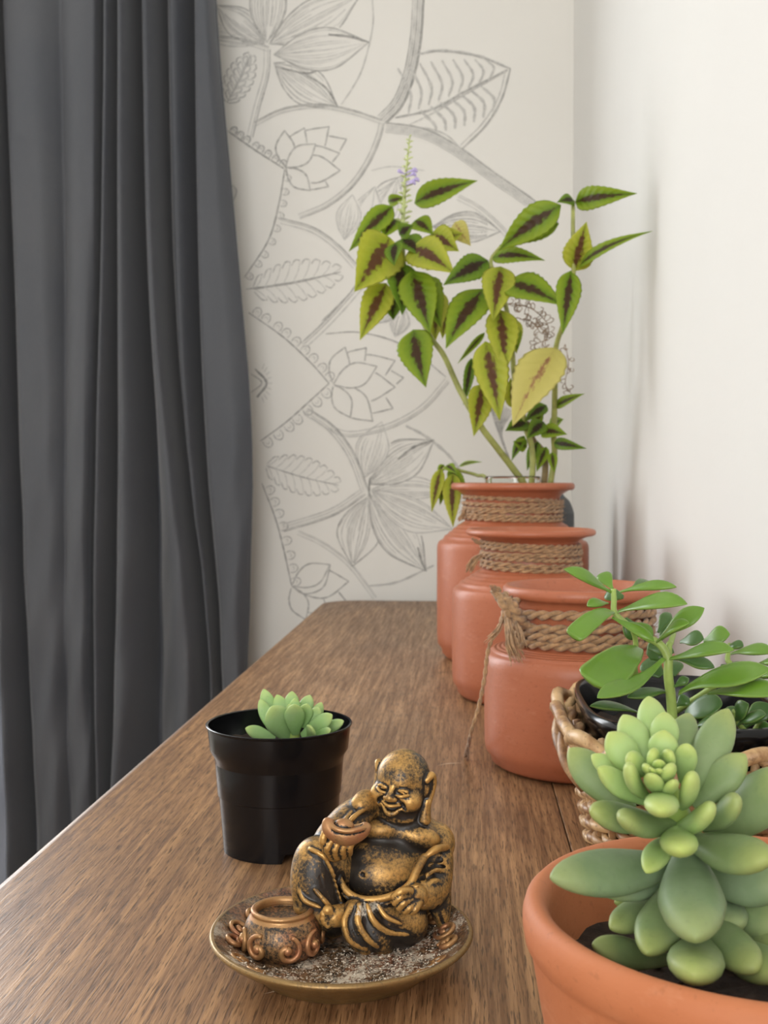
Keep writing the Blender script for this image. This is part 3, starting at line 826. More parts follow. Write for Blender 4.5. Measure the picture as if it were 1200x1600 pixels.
def leafmesh(Bp, Tp, w, th, N, bend=0.0, prof=FAT, nt=18, ns=12, cup=0.0, serr=0, twist=0.0, sbend=0.0, endth=None):
    Bp = Vector(Bp); Tp = Vector(Tp); d = Tp - Bp; L = d.length; d.normalize()
    N = Vector(N); N = N - d * N.dot(d)
    N = N.normalized() if N.length > 1e-6 else d.orthogonal().normalized()
    S = d.cross(N)
    V = []; F = []; UV = []
    ts = [0.5 - 0.5 * math.cos(PI * i / nt) for i in range(nt + 1)] if not serr else [i / nt for i in range(nt + 1)]
    C = [Bp + d * L * t + N * (bend * L * 4 * t * (1 - t) + sbend * L * math.sin(2 * PI * t)) for t in ts]
    for i, t in enumerate(ts):
        tg = (C[min(i+1, nt)] - C[max(i-1, 0)]).normalized()
        nn = (N - tg * N.dot(tg)).normalized(); s = tg.cross(nn)
        if twist:
            a = twist * t; nn, s = nn * math.cos(a) + s * math.sin(a), s * math.cos(a) - nn * math.sin(a)
        ww = w * .5 * interp(t, prof)
        if serr: ww *= 1 + (0.07 if i % 2 else -0.05) * serr * (0.2 + math.sin(PI * t))
        tt = th * .5 * (interp(t, prof) ** .75 if not serr else 1)
        for k in range(ns):
            a = 2 * PI * k / ns; x = math.cos(a); y = math.sin(a)
            V.append(tuple(C[i] + s * (ww * x) + nn * (tt * y + cup * ww * abs(x) ** 1.6)))
            UV.append((0.5 + .5 * x, t))
    for i in range(nt):
        for k in range(ns):
            j = (k + 1) % ns; F.append((i*ns+k, i*ns+j, (i+1)*ns+j, (i+1)*ns+k))
    F.append(tuple(range(ns - 1, -1, -1))); F.append(tuple(nt*ns + k for k in range(ns)))
    return V, F, UV
def rel(V, o): return [(v[0] - o.x, v[1] - o.y, v[2] - o.z) for v in V]
def leaf(root, Bp, Tp, w, th, N, mat, name='leaf', **kw):
    V, F, UV = leafmesh(Bp, Tp, w, th, N, **kw)
    return obj(name, (rel(V, root.location), F, UV), mat, root)
def vtube(root, P, R, mat, name='stem', n=8, sub=8):
    V, F = tube(catmull(P, sub), R, n); return obj(name, (rel(V, root.location), F), mat, root)

# ------------------------------------------------------------------ coleus in a glass jar inside the rear pot
Zc = T + 0.012
cr = empty('coleus_plant', (c1.x, c1.y, Zc), 0, 'tall coleus cutting with lime green leaves and maroon centres', 'plant')
def K(p): return (520 + p[0] / 2.3077, 200 + p[1] / 2.3077)
def KP(p, dy=0.0): return atY(*K(p), c1.y + dy)
jarm = lathe(smoothprof([(0, .0), (.034, 0), (.038, .005), (.038, .15), (.036, .17), (.033, .182), (.033, .200), (.0350, .2145), (.0345, .2170), (.0325, .2160), (.0312, .200), (.031, .183), (.034, .168), (.036, .148), (.036, .008), (0, .006)], 4), 48)
gj = obj('glass_jar', jarm, M_glass, cr)
m0 = Vector((c1.x, c1.y, T + .05))
# stems
vtube(cr, [KP((760, 1420), .0), KP((700, 1300), -.005), KP((650, 1228), -.01), KP((590, 1150), -.02), KP((530, 1070), -.025), KP((460, 950), -.02), KP((400, 820), -.02), KP((350, 750), -.02), KP((300, 640), -.01), KP((262, 520), 0), KP((250, 380), 0)], [.0042, .0042, .0036, .003, .0024], M_colstem)
vtube(cr, [m0 + Vector((.015, 0, 0)), KP((790, 1250), 0), KP((797, 1100), -.02), KP((802, 900), -.05), KP((805, 790), -.07), KP((835, 690), -.10), KP((868, 520), -.13), KP((866, 380), -.14), KP((866, 262), -.14)], [.0040, .0035, .0028, .0022], M_colstem)
vtube(cr, [m0, KP((720, 1240), 0), KP((690, 1060), -.01), KP((655, 900), -.03), KP((640, 720), -.04), KP((600, 560), -.05), KP((570, 490), -.06), KP((590, 445), -.06), KP((640, 400), -.07)], [.0040, .0035, .0026, .0018], M_colstem)
vtube(cr, [m0 + Vector((.005, .01, 0)), KP((765, 1250), .02), KP((720, 1120), .01), KP((700, 1060), .0)], [.0045, .004, .003], M_colstem2)
# flower spike
vtube(cr, [KP((250, 380), 0), KP((255, 300), 0), KP((262, 180), 0), KP((278, 28), 0)], [.0030, .0026, .0018, .0008], M_spike, 'flower_spike')
random.seed(5)
sp = []
for i in range(46):
    f = i / 45; p = KP((253 + 24 * f, 370 - 340 * f), 0); a = i * 2.4
    d = Vector((math.cos(a), math.sin(a) * .8, .35)) * (.010 * (1 - .72 * f) + .002)
    sp.append(tube([p, p + d * .6 + Vector((0, 0, .001)), p + d], [.0007, .0020 * (1 - .5 * f), .0005], 5))
V, F = merge(*sp); so = obj('bud', (rel(V, cr.location), F), M_spike, cr); so['kind'] = 'stuff'
for q in ((292, 165), (303, 185), (296, 150), (290, 195), (240, 155)):
    a = KP((262, q[1] + 12), -.004); b = KP(q, -.01)
    vtube(cr, [a, a.lerp(b, .6), b, b + Vector((.003, 0, -.003))], [.0005, .0012, .0028, .001], M_lilac, 'floret', 6, 4)
# leaves: base, tip, width(px), depth base, depth tip, material, bend
CL = [
 ((295,272),(522,190),92,0,-.03,0,.10), ((215,283),(58,445),88,0,-.03,0,.12), ((205,395),(78,590),185,-.02,-.06,1,.06), ((192,560),(98,765),112,.0,-.03,1,.06),
 ((225,415),(222,497),78,-.05,-.07,3,.05), ((238,485),(250,675),118,-.02,-.05,3,.06), ((285,515),(352,742),140,-.04,-.07,0,.06), ((385,590),(368,775),88,.03,.02,1,.05),
 ((285,430),(440,525),140,-.03,-.08,1,.08), ((352,385),(455,445),105,0,-.03,1,.08), ((295,335),(362,385),82,.01,-.01,0,.1), ((440,340),(498,425),70,.03,.02,2,.1),
 ((290,728),(336,935),136,-.03,-.06,0,.08), ((205,590),(218,692),92,.03,.02,3,.05), ((200,265),(262,250),44,.01,.0,0,.1), ((240,385),(290,350),64,-.02,-.03,3,.1),
 ((560,478),(398,567),102,-.06,-.09,3,.08), ((575,470),(765,478),66,-.06,-.09,0,.16), ((822,278),(598,442),120,-.14,-.11,0,.10), ((815,345),(600,425),82,-.12,-.10,0,.06),
 ((868,262),(808,268),52,-.14,-.16,3,.1), ((875,268),(1098,236),82,-.14,-.20,0,.12), ((882,505),(1152,372),50,-.13,-.21,0,.10), ((872,515),(915,338),112,-.13,-.16,1,.05),
 ((858,515),(828,745),92,-.13,-.15,0,.06), ((628,560),(832,642),128,-.07,-.12,0,.08), ((605,500),(578,695),122,-.06,-.10,1,.06), ((545,580),(408,795),150,-.05,-.09,0,.06),
 ((600,655),(620,885),120,-.06,-.09,1,.06), ((550,770),(602,1055),128,-.08,-.10,1,.05), ((805,792),(648,1075),178,-.08,-.12,2,.06), ((535,925),(508,1112),96,-.03,-.05,1,.06),
 ((655,690),(662,815),56,-.02,-.03,1,.05), ((548,738),(450,850),26,-.03,-.04,0,.05), ((803,1005),(908,958),40,-.03,-.07,0,.08), ((798,1135),(915,1156),44,-.02,-.06,3,.10),
 ((755,1095),(845,1105),62,-.02,-.05,0,.08), ((700,1060),(622,1092),66,-.01,-.03,3,.06), ((770,1000),(690,1060),56,0,-.02,3,.05), ((740,1130),(700,1235),46,.01,0,3,.05), ((690,1110),(645,1200),40,.0,-.01,3,.05),
 ((770,1150),(735,1240),44,.01,0,0,.05), ((650,1010),(640,900),50,.0,.0,1,.05), ((790,1170),(800,1245),36,-.01,-.02,0,.05), ((500,830),(470,1000),40,.02,.01,3,.03), ((330,540),(390,720),110,.01,-.02,0,.06), ((250,400),(330,470),96,-.01,-.05,3,.07), ((380,410),(470,380),84,.02,.0,1,.08), ((170,480),(110,560),90,.02,.0,1,.06), ((420,640),(395,760),70,.05,.04,1,.05), ((230,330),(180,400),80,.01,-.02,0,.08), ((640,720),(668,800),64,-.03,-.04,0,.06), ((330,470),(420,470),90,.0,-.03,1,.08), ((760,1060),(700,1120),70,-.02,-.04,3,.06), ((780,1080),(832,1050),60,.0,-.02,0,.06), ((700,1150),(650,1130),50,.0,-.01,0,.06), ((730,1060),(760,1010),44,.02,.01,0,.05),
]
for i, (b, t, w, db, dt, mi, bd) in enumerate(CL):
    Bp = KP(b, db); Tp = KP(t, dt)
    nvec = (CAM - Bp).normalized() * 1.0 + Vector((random.uniform(-.35, .35), 0, random.uniform(0.0, .5)))
    wm = w / 2.3077 * (c1.y + db) / FPX
    o = leaf(cr, Bp, Tp, wm, .0011, nvec, M_col[mi], nt=22, ns=12, prof=OVATE, bend=bd, cup=random.uniform(.08, .3), serr=.55, twist=random.uniform(-.25, .25))
# drooping side shoot at the left of the pot
def Q4(p, dy=0.05): return atY(640 + p[0] / 4, 600 + p[1] / 4, c1.y + dy)
vtube(cr, [m0 + Vector((-.012, .02, .10)), Vector((c1.x - .03, c1.y + .03, T + .222)), Q4((420, 570), .06), Q4((330, 545), .07), Q4((250, 520), .07), Q4((210, 530), .06)], [.0028, .0024, .002, .0016], M_colstem)
for (b, t, w, db, dt, mi) in (((195,530),(138,802),88,.06,.04,1), ((270,560),(272,895),125,.06,.03,1), ((250,530),(360,720),96,.07,.05,0), ((310,515),(452,488),38,.07,.04,0), ((215,505),(175,560),50,.07,.07,0), ((230,510),(300,565),70,.06,.03,0), ((215,600),(190,760),60,.08,.07,0)):
    leaf(cr, Q4(b, db), Q4(t, dt), w / 4 * 1.44 / FPX, .0011, (CAM - c1).normalized() + Vector((random.uniform(-.3, .3), 0, .3)), M_col[mi], nt=22, ns=12, prof=OVATE, bend=.07, cup=.2, serr=.55)
# dried brown flower sprig
random.seed(9)
def sprig(path, n, L, dy):
    P = catmull([KP(p, dy) for p in path], 8); parts = [tube(P, .0006, 4)]
    for i in range(n):
        p = P[int(len(P) * i / n)]; a = random.uniform(0, 2 * PI)
        d = Vector((math.cos(a), random.uniform(-.5, .5), math.sin(a))) * L
        s = Vector((-d.z, 0, d.x)) * .6
        parts.append(tube(catmull([p, p + d * .5, p + d * .8 + s * .5, p + d * .5 + s * .9], 4), .0006, 4))
    V, F = merge(*parts); return obj('dried_flower_sprig', (rel(V, cr.location), F), M_dry, cr)
sprig([(620, 632), (680, 640), (730, 660), (775, 710), (770, 760), (725, 780)], 46, .011, .02)
sprig([(680, 690), (720, 700), (750, 740)], 22, .010, .02)
sprig([(838, 780), (850, 850), (838, 920), (860, 960)], 12, .009, .02)

# ------------------------------------------------------------------ wicker basket
BC = Vector((0.1285, 0.690, T)); BAX, BAY, BHH = 0.064, 0.093, 0.082
wb = empty('wicker_basket', BC, 0, 'brown woven wicker basket holding the leafy green plant', 'basket')
def rrect(a, ax, ay, p=3.4):
    c, s = math.cos(a), math.sin(a)
    r = (abs(c) ** p + abs(s) ** p) ** (-1 / p)
    return ax * r * c, ay * r * s
nst = 30
def taper(z): return 0.80 + 0.20 * (z / BHH)
for k in range(nst):
    a = 2 * PI * (k + .5) / nst
    P = []
    for z in (0.003, .03, .055, .08):
        x, y = rrect(a, (BAX - .003) * taper(z), (BAY - .003) * taper(z)); P.append((x, y, z))
    obj('stake', tube(P, .0024, 6), M_wicker, wb)
random.seed(12)
rows = 15
for r in range(rows):
    z = .004 + .0046 * r; P = []
    for i in range(nst * 6 + 1):
        a = 2 * PI * i / (nst * 6)
        wv = .0030 * math.sin(a * nst / 2 + PI * (r % 2) + PI / 2 * 0)
        x, y = rrect(a, (BAX - .003) * taper(z) + wv, (BAY - .003) * taper(z) + wv)
        P.append((x, y, z + .0006 * math.sin(a * 7 + r)))
    obj('wicker_rod', tube(P, .0025 + .0004 * random.random(), 6, False), M_wicker, wb)
# braided border: rods run along the rim, then dive steeply over their neighbours
nb = 15
for k in range(nb):
    a0 = 2 * PI * (k + random.uniform(-.12, .12)) / nb; P = []
    for f in np.linspace(0, 1, 18):
        a = a0 + f * 2 * PI / nb * 2.1
        off = -.004 + .0125 * math.sin(PI * f) ** .8; zz = .058 + .026 * math.sin(PI * min(1, .5 * f + .5 * f * f + .06)) - .003 * f
        x, y = rrect(a, BAX + off - .002, BAY + off - .002); P.append((x, y, zz))
    obj('border_rod', tube(P, [.0028, .0040, .0043, .0040, .0030], 8), M_wicker, wb)
for k in range(nb):
    a0 = 2 * PI * (k + .5) / nb; P = []
    for f in np.linspace(0, 1, 12):
        a = a0 - f * 2 * PI / nb * 1.3
        off = -.003 + .009 * math.sin(PI * f); zz = .046 + .034 * f
        x, y = rrect(a, BAX * .985 + off, BAY * .985 + off); P.append((x, y, zz))
    obj('border_rod', tube(P, [.0028, .0038, .0040, .0030], 8), M_wicker, wb)
obj('basket_floor', (lambda VF: VF)(merge(([(*rrect(2*PI*i/48, BAX*.79, BAY*.79), .003) for i in range(48)] + [(*rrect(2*PI*i/48, BAX*.79, BAY*.79), .0005) for i in range(48)], [tuple(range(48)), tuple(range(95, 47, -1))]))), M_wicker, wb)

# plant in its black liner inside the basket
LZ = T + .006
jp = empty('potted_jade_plant', (BC.x, BC.y, LZ), 0, 'glossy green leafy succulent in a black liner inside the wicker basket', 'plant')
V = []; F = []; n = 72
lin = [(0.70, .004, 0), (.72, .0, 0), (.745, .003, 0), (.93, .072, 0), (.985, .0785, 0), (.995, .082, 0), (.985, .0855, 0), (.955, .086, 0), (.935, .083, 0), (.90, .070, 0), (.72, .006, 0)]
LA, LB = BAX - .0055, BAY - .0055
for f, z, _ in lin:
    for i in range(n):
        x, y = rrect(2*PI*i/n, LA * f, LB * f); V.append((x, y, z))
for j in range(len(lin) - 1):
    for i in range(n):
        k = (i + 1) % n; F.append((j*n+i, j*n+k, (j+1)*n+k, (j+1)*n+i))
F.append(tuple((len(lin)-1)*n + i for i in range(n))); F.append(tuple(reversed(range(n))))
obj('liner', (V, F), M_black, jp)
V = [(0, 0, .064)]; F = []
for q, f in enumerate((.3, .6, .86)):
    for i in range(n):
        x, y = rrect(2*PI*i/n, LA * f, LB * f); V.append((x, y, .062 + .003 * math.sin(i * 1.3 + q) * math.sin(i * .7)))
for i in range(n):
    k = (i + 1) % n; F.append((0, 1 + i, 1 + k))
    for q in range(2): F.append((1+q*n+i, 1+(q+1)*n+i, 1+(q+1)*n+k, 1+q*n+k))
obj('soil', (V, F), M_soil, jp)
def JP(p, Y): return atY(800 + p[0] / 3, 870 + p[1] / 3, Y)
random.seed(31)
st_ = [Vector((JP((760,760), .640).x, .640, LZ + .062)), JP((748, 690), .635), JP((733, 560), .63), JP((730, 470), .63), JP((690, 408), .632), JP((620, 372), .634), JP((540, 318), .637), JP((482, 262), .64), JP((478, 200), .64), JP((476, 150), .64)]
vtube(jp, st_, [.0030, .0027, .0024, .0020, .0017, .0015], M_jstem)
vtube(jp, [Vector((JP((760,760), .64).x, .645, LZ + .062)), JP((735, 470), .636), JP((745, 400), .64), JP((760, 360), .65)], [.0022, .0018, .0013], M_jstem)
vtube(jp, [Vector((.12, .72, LZ + .062)), JP((1010, 560), .69), JP((1010, 480), .69), JP((1020, 410), .70)], [.0022, .0018, .0013], M_jstem)
vtube(jp, [Vector((.17, .66, LZ + .062)), JP((1140, 870), .65), JP((1060, 780), .645), JP((1040, 720), .64)], [.0019, .0016, .0013], M_jstem)
vtube(jp, [Vector((.17, .68, LZ + .062)), JP((1240, 640), .67), JP((1230, 540), .665), JP((1240, 470), .66)], [.0022, .0018, .0013], M_jstem)
vtube(jp, [JP((590, 640), .655), JP((575, 520), .65), JP((580, 400), .648), JP((560, 330), .642)], [.0020, .0016, .0013], M_jstem)
# base, tip, w, Yb, Yt, bend, mat, tilt(up weight), profile
JL = [
 ((462,165),(242,58),62,.64,.62,.05,0,.6,FAT), ((470,150),(418,80),66,.645,.66,.04,0,.4,FAT), ((508,165),(772,142),58,.64,.62,.06,0,1.2,FAT), ((560,150),(640,118),50,.66,.68,.05,1,1.2,FAT),
 ((448,218),(352,232),52,.64,.625,.06,0,.8,FAT), ((520,190),(440,180),60,.66,.67,.03,1,.5,ROUND), ((500,258),(822,222),98,.638,.60,.07,0,.9,FAT), ((475,262),(285,380),86,.636,.605,.12,0,.7,BLUNT),
 ((470,285),(668,398),52,.63,.615,.04,0,1.0,FAT), ((545,310),(662,372),64,.64,.63,.05,0,.8,FAT), ((525,290),(580,385),70,.66,.66,.03,1,.4,ROUND), ((680,398),(832,312),74,.628,.60,.05,0,.8,FAT), ((695,385),(902,240),90,.635,.63,.05,0,.8,FAT),
 ((685,355),(738,262),52,.65,.66,.05,1,.6,FAT), ((690,400),(760,290),70,.66,.67,.04,1,.6,FAT), ((596,430),(385,600),175,.645,.605,.03,0,.7,BLUNT), ((712,478),(400,662),96,.628,.585,-.08,0,1.1,FAT),
 ((742,478),(1042,438),86,.628,.600,.05,0,1.0,FAT), ((760,480),(950,520),66,.635,.62,.05,1,1.0,FAT), ((790,400),(900,385),80,.70,.69,.06,1,.8,FAT), ((900,395),(1022,362),84,.70,.69,.06,0,.6,FAT), ((1010,420),(1085,420),52,.70,.69,.06,1,1,FAT),
 ((1030,455),(1225,450),76,.69,.66,.06,0,1.0,FAT), ((785,640),(1215,530),128,.628,.59,.05,0,.9,FAT), ((925,640),(1260,650),116,.62,.58,.06,0,1.0,FAT), ((1120,575),(1260,560),66,.66,.63,.05,0,1.0,FAT), ((1160,500),(1260,500),60,.67,.65,.05,0,1.0,FAT),
 ((600,735),(365,700),56,.65,.62,.04,1,1.0,FAT), ((815,740),(985,690),110,.66,.64,.05,1,.6,ROUND), ((745,640),(540,660),60,.645,.62,.05,1,1.0,FAT), ((760,610),(830,570),44,.63,.63,.04,1,.8,FAT),
 ((1040,770),(1110,690),80,.645,.63,.04,1,.5,FAT), ((1060,790),(1190,740),70,.64,.62,.05,1,.8,FAT), ((1090,800),(1210,690),90,.66,.66,.04,1,.5,FAT), ((1040,800),(1030,700),70,.66,.67,.04,1,.3,FAT), ((1150,850),(1210,790),70,.63,.62,.04,1,.7,FAT),
 ((870,760),(930,720),80,.655,.65,.04,1,.6,ROUND), ((770,700),(830,660),60,.65,.65,.04,1,.6,FAT), ((640,470),(700,430),90,.66,.66,.04,1,.3,ROUND), ((700,560),(620,490),90,.67,.68,.04,1,.4,ROUND), ((750,560),(760,490),80,.67,.68,.04,1,.3,ROUND),
 ((640,430),(760,450),60,.65,.64,.04,1,.8,FAT), ((860,800),(960,770),60,.62,.61,.04,1,.9,FAT), ((1000,600),(1100,590),70,.68,.68,.04,1,.9,FAT), ((980,510),(1100,540),70,.69,.68,.04,1,.9,FAT)]
for (b, t, w, yb, yt, bd, mi, up, pf) in JL:
    Bp = JP(b, yb); Tp = JP(t, yt)
    N = (CAM - Bp).normalized() + Vector((0, 0, up))
    leaf(jp, Bp, Tp, w / 3 * yb / FPX * 1.15, .0040, N, (M_jade, M_jade2)[mi], prof=pf if pf is not FAT else SPAT, bend=bd, cup=.22, nt=16, ns=12, sbend=random.uniform(-.02, .02))

# ------------------------------------------------------------------ front terracotta pot with plump succulent
fp = atY(1187, 1412, 0.362)
FX, FY = fp.x, fp.y; FH = fp.z - T
sp_ = empty('potted_succulent', (FX, FY, T), 0, 'plump pale green succulent in a wide plain terracotta pot at the front', 'plant')
RO = 0.0752
prof = [(0, 0), (RO*.78, 0), (RO*.80, .002), (RO*.965, FH - .0165), (RO*.972, FH - .0150), (RO*.990, FH - .0135), (RO*1.0, FH - .009), (RO*1.0, FH - .0055), (RO*.988, FH - .0022), (RO*.965, FH - .0004), (RO*.94, FH), (RO*.915, FH - .0008), (RO*.893, FH - .003), (RO*.885, FH - .008), (RO*.86, FH - .03), (RO*.72, .008), (0, .008)]
obj('pot', lathe(prof, 128), M_pot, sp_)
V = [(0, 0, FH - .026)]; F = []; n = 64
for q, f in enumerate((.25, .5, .75, .868)):
    for i in range(n):
        a = 2*PI*i/n; V.append((RO*f*math.cos(a), RO*f*math.sin(a), FH - .027 + random.uniform(-.0015, .0015)))
for i in range(n):
    k = (i+1) % n; F.append((0, 1+i, 1+k))
    for q in range(3): F.append((1+q*n+i, 1+(q+1)*n+i, 1+(q+1)*n+k, 1+q*n+k))
obj('soil', (V, F), M_soil, sp_)
for i in range(60):
    a = random.uniform(0, 2*PI); r = RO * .84 * math.sqrt(random.random()); s = random.uniform(.001, .003)
    p = Vector((r*math.cos(a), r*math.sin(a), FH - .026 + s*.3))
    obj('bark_chip', tube([p - Vector((s, s*.4, 0)), p, p + Vector((s, -s*.2, s*.3))], [s*.4, s*.8, s*.3], 5), M_soil, sp_)
def SP(p, Y): return atY(800 + p[0] / 3, 1080 + p[1] / 3, Y)
cen = SP((690, 370), .338)
base_s = Vector((FX - .005, FY + .018, T + FH - .03))
vtube(sp_, [base_s, SP((940, 1050), .374), SP((860, 780), .366), SP((760, 560), .352), SP((690, 380), .345)], [.0062, .006, .0055, .0045, .003], M_jstem)
vtube(sp_, [base_s + Vector((.02, .01, 0)), SP((1120, 1150), .37), SP((1100, 950), .38)], [.006, .0055, .005], M_jstem)
# tip, base, width, Ytip, Ybase, material, profile, bend
a_, b_, c_ = M_su_a, M_su_b, M_su_c
SL = [
 ((640,25),(690,300),138,.372,.352,b_,FAT,.03), ((520,110),(650,350),140,.362,.350,b_,FAT,.03), ((830,105),(760,330),130,.378,.354,a_,FAT,.03), ((1015,82),(850,450),165,.366,.352,a_,FAT,.04), ((715,97),(715,310),128,.358,.348,b_,FAT,.04),
 ((452,192),(610,400),150,.350,.346,b_,FAT,.04), ((372,298),(570,430),98,.356,.348,b_,FAT,.03), ((266,268),(560,560),180,.372,.360,a_,FAT,.04), ((715,183),(700,360),132,.343,.342,b_,FAT,.06), ((1095,295),(850,540),160,.352,.352,a_,FAT,.04),
 ((405,360),(640,520),118,.335,.344,b_,FAT,.05), ((822,250),(800,430),100,.338,.343,b_,ROUND,.05), ((548,350),(640,500),112,.324,.340,b_,ROUND,.06), ((835,395),(800,540),128,.326,.344,b_,ROUND,.04), ((545,310),(650,380),88,.336,.342,b_,ROUND,.05),
 ((660,285),(680,370),72,.332,.340,b_,ROUND,.04), ((740,285),(710,380),66,.332,.340,b_,ROUND,.04), ((690,325),(690,390),52,.328,.338,b_,ROUND,.03), ((630,355),(680,400),62,.327,.338,b_,ROUND,.03), ((740,355),(700,430),80,.325,.338,b_,ROUND,.03), ((660,395),(680,470),76,.321,.338,b_,ROUND,.03), ((755,425),(710,480),66,.322,.338,b_,ROUND,.03), ((690,368),(690,400),40,.325,.334,b_,ROUND,.02), ((655,365),(680,395),36,.325,.334,b_,ROUND,.02),
 ((372,560),(720,610),150,.332,.352,a_,ROUND,.05), ((512,592),(760,620),150,.322,.350,a_,ROUND,.05), ((690,560),(720,470),150,.312,.340,b_,ROUND,.02), ((930,545),(770,640),140,.325,.350,b_,ROUND,.05), ((1060,505),(900,640),135,.336,.354,a_,ROUND,.04),
 ((790,745),(770,640),165,.316,.352,b_,ROUND,.02), ((630,850),(730,690),118,.330,.354,b_,FAT,-.03), ((1198,790),(820,690),205,.318,.356,a_,ROUND,.04), ((1300,380),(930,690),240,.345,.362,a_,FAT,.04),
 ((180,872),(800,800),230,.330,.362,c_,FAT,.03), ((860,1158),(820,740),292,.310,.358,c_,FAT,.04), ((630,1230),(780,880),205,.326,.362,a_,FAT,.05), ((462,1110),(720,960),150,.345,.366,a_,FAT,.04), ((1140,1305),(860,1000),190,.322,.362,a_,ROUND,.05),
 ((850,1330),(880,1150),245,.305,.352,a_,ROUND,.02), ((378,1185),(740,1260),150,.340,.356,a_,FAT,.04), ((1330,880),(860,850),270,.345,.366,c_,FAT,.04), ((1330,1080),(920,980),260,.350,.370,a_,FAT,.04), ((1260,1330),(960,1150),200,.320,.360,a_,ROUND,.04), ((420,950),(760,900),130,.350,.366,c_,FAT,-.03),
 ((480,990),(760,960),110,.362,.372,a_,FAT,.03), ((1290,1200),(1000,1060),220,.345,.372,a_,ROUND,.04), ((1030,1120),(980,960),180,.345,.366,c_,FAT,.03),
 ((1420,1000),(1080,930),220,.372,.385,a_,FAT,.04), ((1250,860),(1090,1000),200,.392,.385,c_,FAT,.04), ((1400,1250),(1110,1060),210,.360,.382,a_,ROUND,.04), ((1190,1240),(1080,1020),200,.352,.378,c_,FAT,.04), ((1330,950),(1110,1040),190,.405,.388,a_,FAT,.04), ((1080,820),(1080,1000),180,.400,.385,c_,FAT,.03)]
for (t, b, w, yt, yb, mt, pf, bd) in SL:
    Bp = SP(b, yb); Tp = SP(t, yt)
    axis = ((Bp + Tp) / 2 - cen)
    N = (CAM - Bp).normalized() * .9 + Vector((0, 0, .5))
    wm = w / 3 * (yb + yt) / 2 / FPX * (1.3 if w < 100 and pf is ROUND else 1.06)
    leaf(sp_, Bp, Tp, wm, wm * .60, N, mt, prof=pf, bend=-bd, nt=20, ns=16, cup=.05)

# ------------------------------------------------------------------ small succulent in the black nursery pot
bp = atZ(437, 1321, T)
bs = empty('potted_succulent', (bp.x, bp.y, T), 0, 'small green rosette succulent in a black plastic nursery pot', 'plant')
s_ = (bp - CAM).length * 0 + bp.y
mmpx = (bp - Vector((0, 0, T))).length / FPX
Rr = 113 * mmpx; Rb = 88 * mmpx; PH = (CAM.z - atY(434, 1128, bp.y).z); PH = 0.225 - PH
lipz = PH - .0155
prof = [(0, .006), (Rb*.9, .006), (Rb*.93, 0.0), (Rb, 0), (Rb*1.004, .0012), (Rb + (Rr*.90 - Rb) * .5, lipz*.55), (Rb + (Rr*.90 - Rb)*.50 + .0006, lipz*.56), (Rr*.898, lipz - .0003), (Rr*.905, lipz), (Rr*.950, lipz + .0002), (Rr*.957, lipz + .0010), (Rr*.985, PH - .002), (Rr*1.005, PH - .0012), (Rr*1.01, PH - .0003), (Rr*1.0, PH), (Rr*.975, PH - .0004), (Rr*.955, lipz), (Rr*.90, lipz - .004), (Rb*.96, .02), (Rb*.94, .008), (0, .008)]
VF = lathe(prof, 96)
# the foot has shallow drainage notches: lift the bottom ring in three places
VV = []
for i, v in enumerate(VF[0]):
    a = math.atan2(v[1], v[0]); r = math.hypot(v[0], v[1])
    if v[2] <= .0013 and r > Rb * .5:
        for ac in (-1.02, 1.07, 3.17):
            if abs((a - ac + PI) % (2*PI) - PI) < .34: v = (v[0]*.985, v[1]*.985, v[2] + .0052)
    VV.append(v)
obj('nursery_pot', (VV, VF[1]), M_black, bs).data.set_sharp_from_angle(angle=math.radians(32))
V = [(0, 0, PH - .014)]; F = []; n = 48
for q, f in enumerate((.3, .6, .925)):
    for i in range(n):
        a = 2*PI*i/n; V.append((Rr*f*math.cos(a), Rr*f*math.sin(a), PH - .0145 + random.uniform(-.001, .001)))
for i in range(n):
    k = (i+1) % n; F.append((0, 1+i, 1+k))
    for q in range(2): F.append((1+q*n+i, 1+(q+1)*n+i, 1+(q+1)*n+k, 1+q*n+k))
obj('soil', (V, F), M_soil, bs)
def BP(p, dy): return atY(300 + p[0] / 4.615, 1050 + p[1] / 4.615, bp.y + dy)
vtube(bs, [Vector((bp.x + .008, bp.y, T + PH - .016)), BP((740, 430), 0), BP((745, 330), 0)], [.004, .0035, .002], M_jstem)
for (t, b, w, dt, db) in (((515,122),(610,400),105,.016,.004), ((490,195),(600,450),92,.006,.002), ((572,250),(690,480),178,-.016,-.002), ((612,163),(690,380),105,.012,.003), ((720,138),(720,360),105,.014,.004), ((742,188),(745,350),80,.004,0), ((735,232),(745,450),132,-.016,-.003),
      ((852,165),(780,350),100,.016,.004), ((828,228),(800,400),100,-.006,.0), ((935,218),(850,400),82,.012,.004), ((915,252),(840,410),88,-.002,.0), ((1012,308),(790,460),112,-.010,-.002), ((1095,352),(870,450),84,-.004,.0), ((385,405),(600,480),92,-.008,-.002), ((860,402),(840,480),100,-.024,-.008), ((700,230),(735,370),70,-.002,0), ((780,260),(760,370),66,-.004,0), ((640,290),(720,400),80,-.004,0), ((1000,420),(850,470),80,-.02,-.004), ((520,330),(680,430),80,.016,.004), ((960,300),(850,420),80,.018,.006)):
    Bp = BP(b, db); Tp = BP(t, dt); wm = w / 4.615 * mmpx * 1.12
    leaf(bs, Bp, Tp, wm, wm * .34, (CAM - Bp).normalized() + Vector((0, 0, .3)), M_su_d, prof=FAT, bend=-.06, nt=16, ns=12, cup=.06)

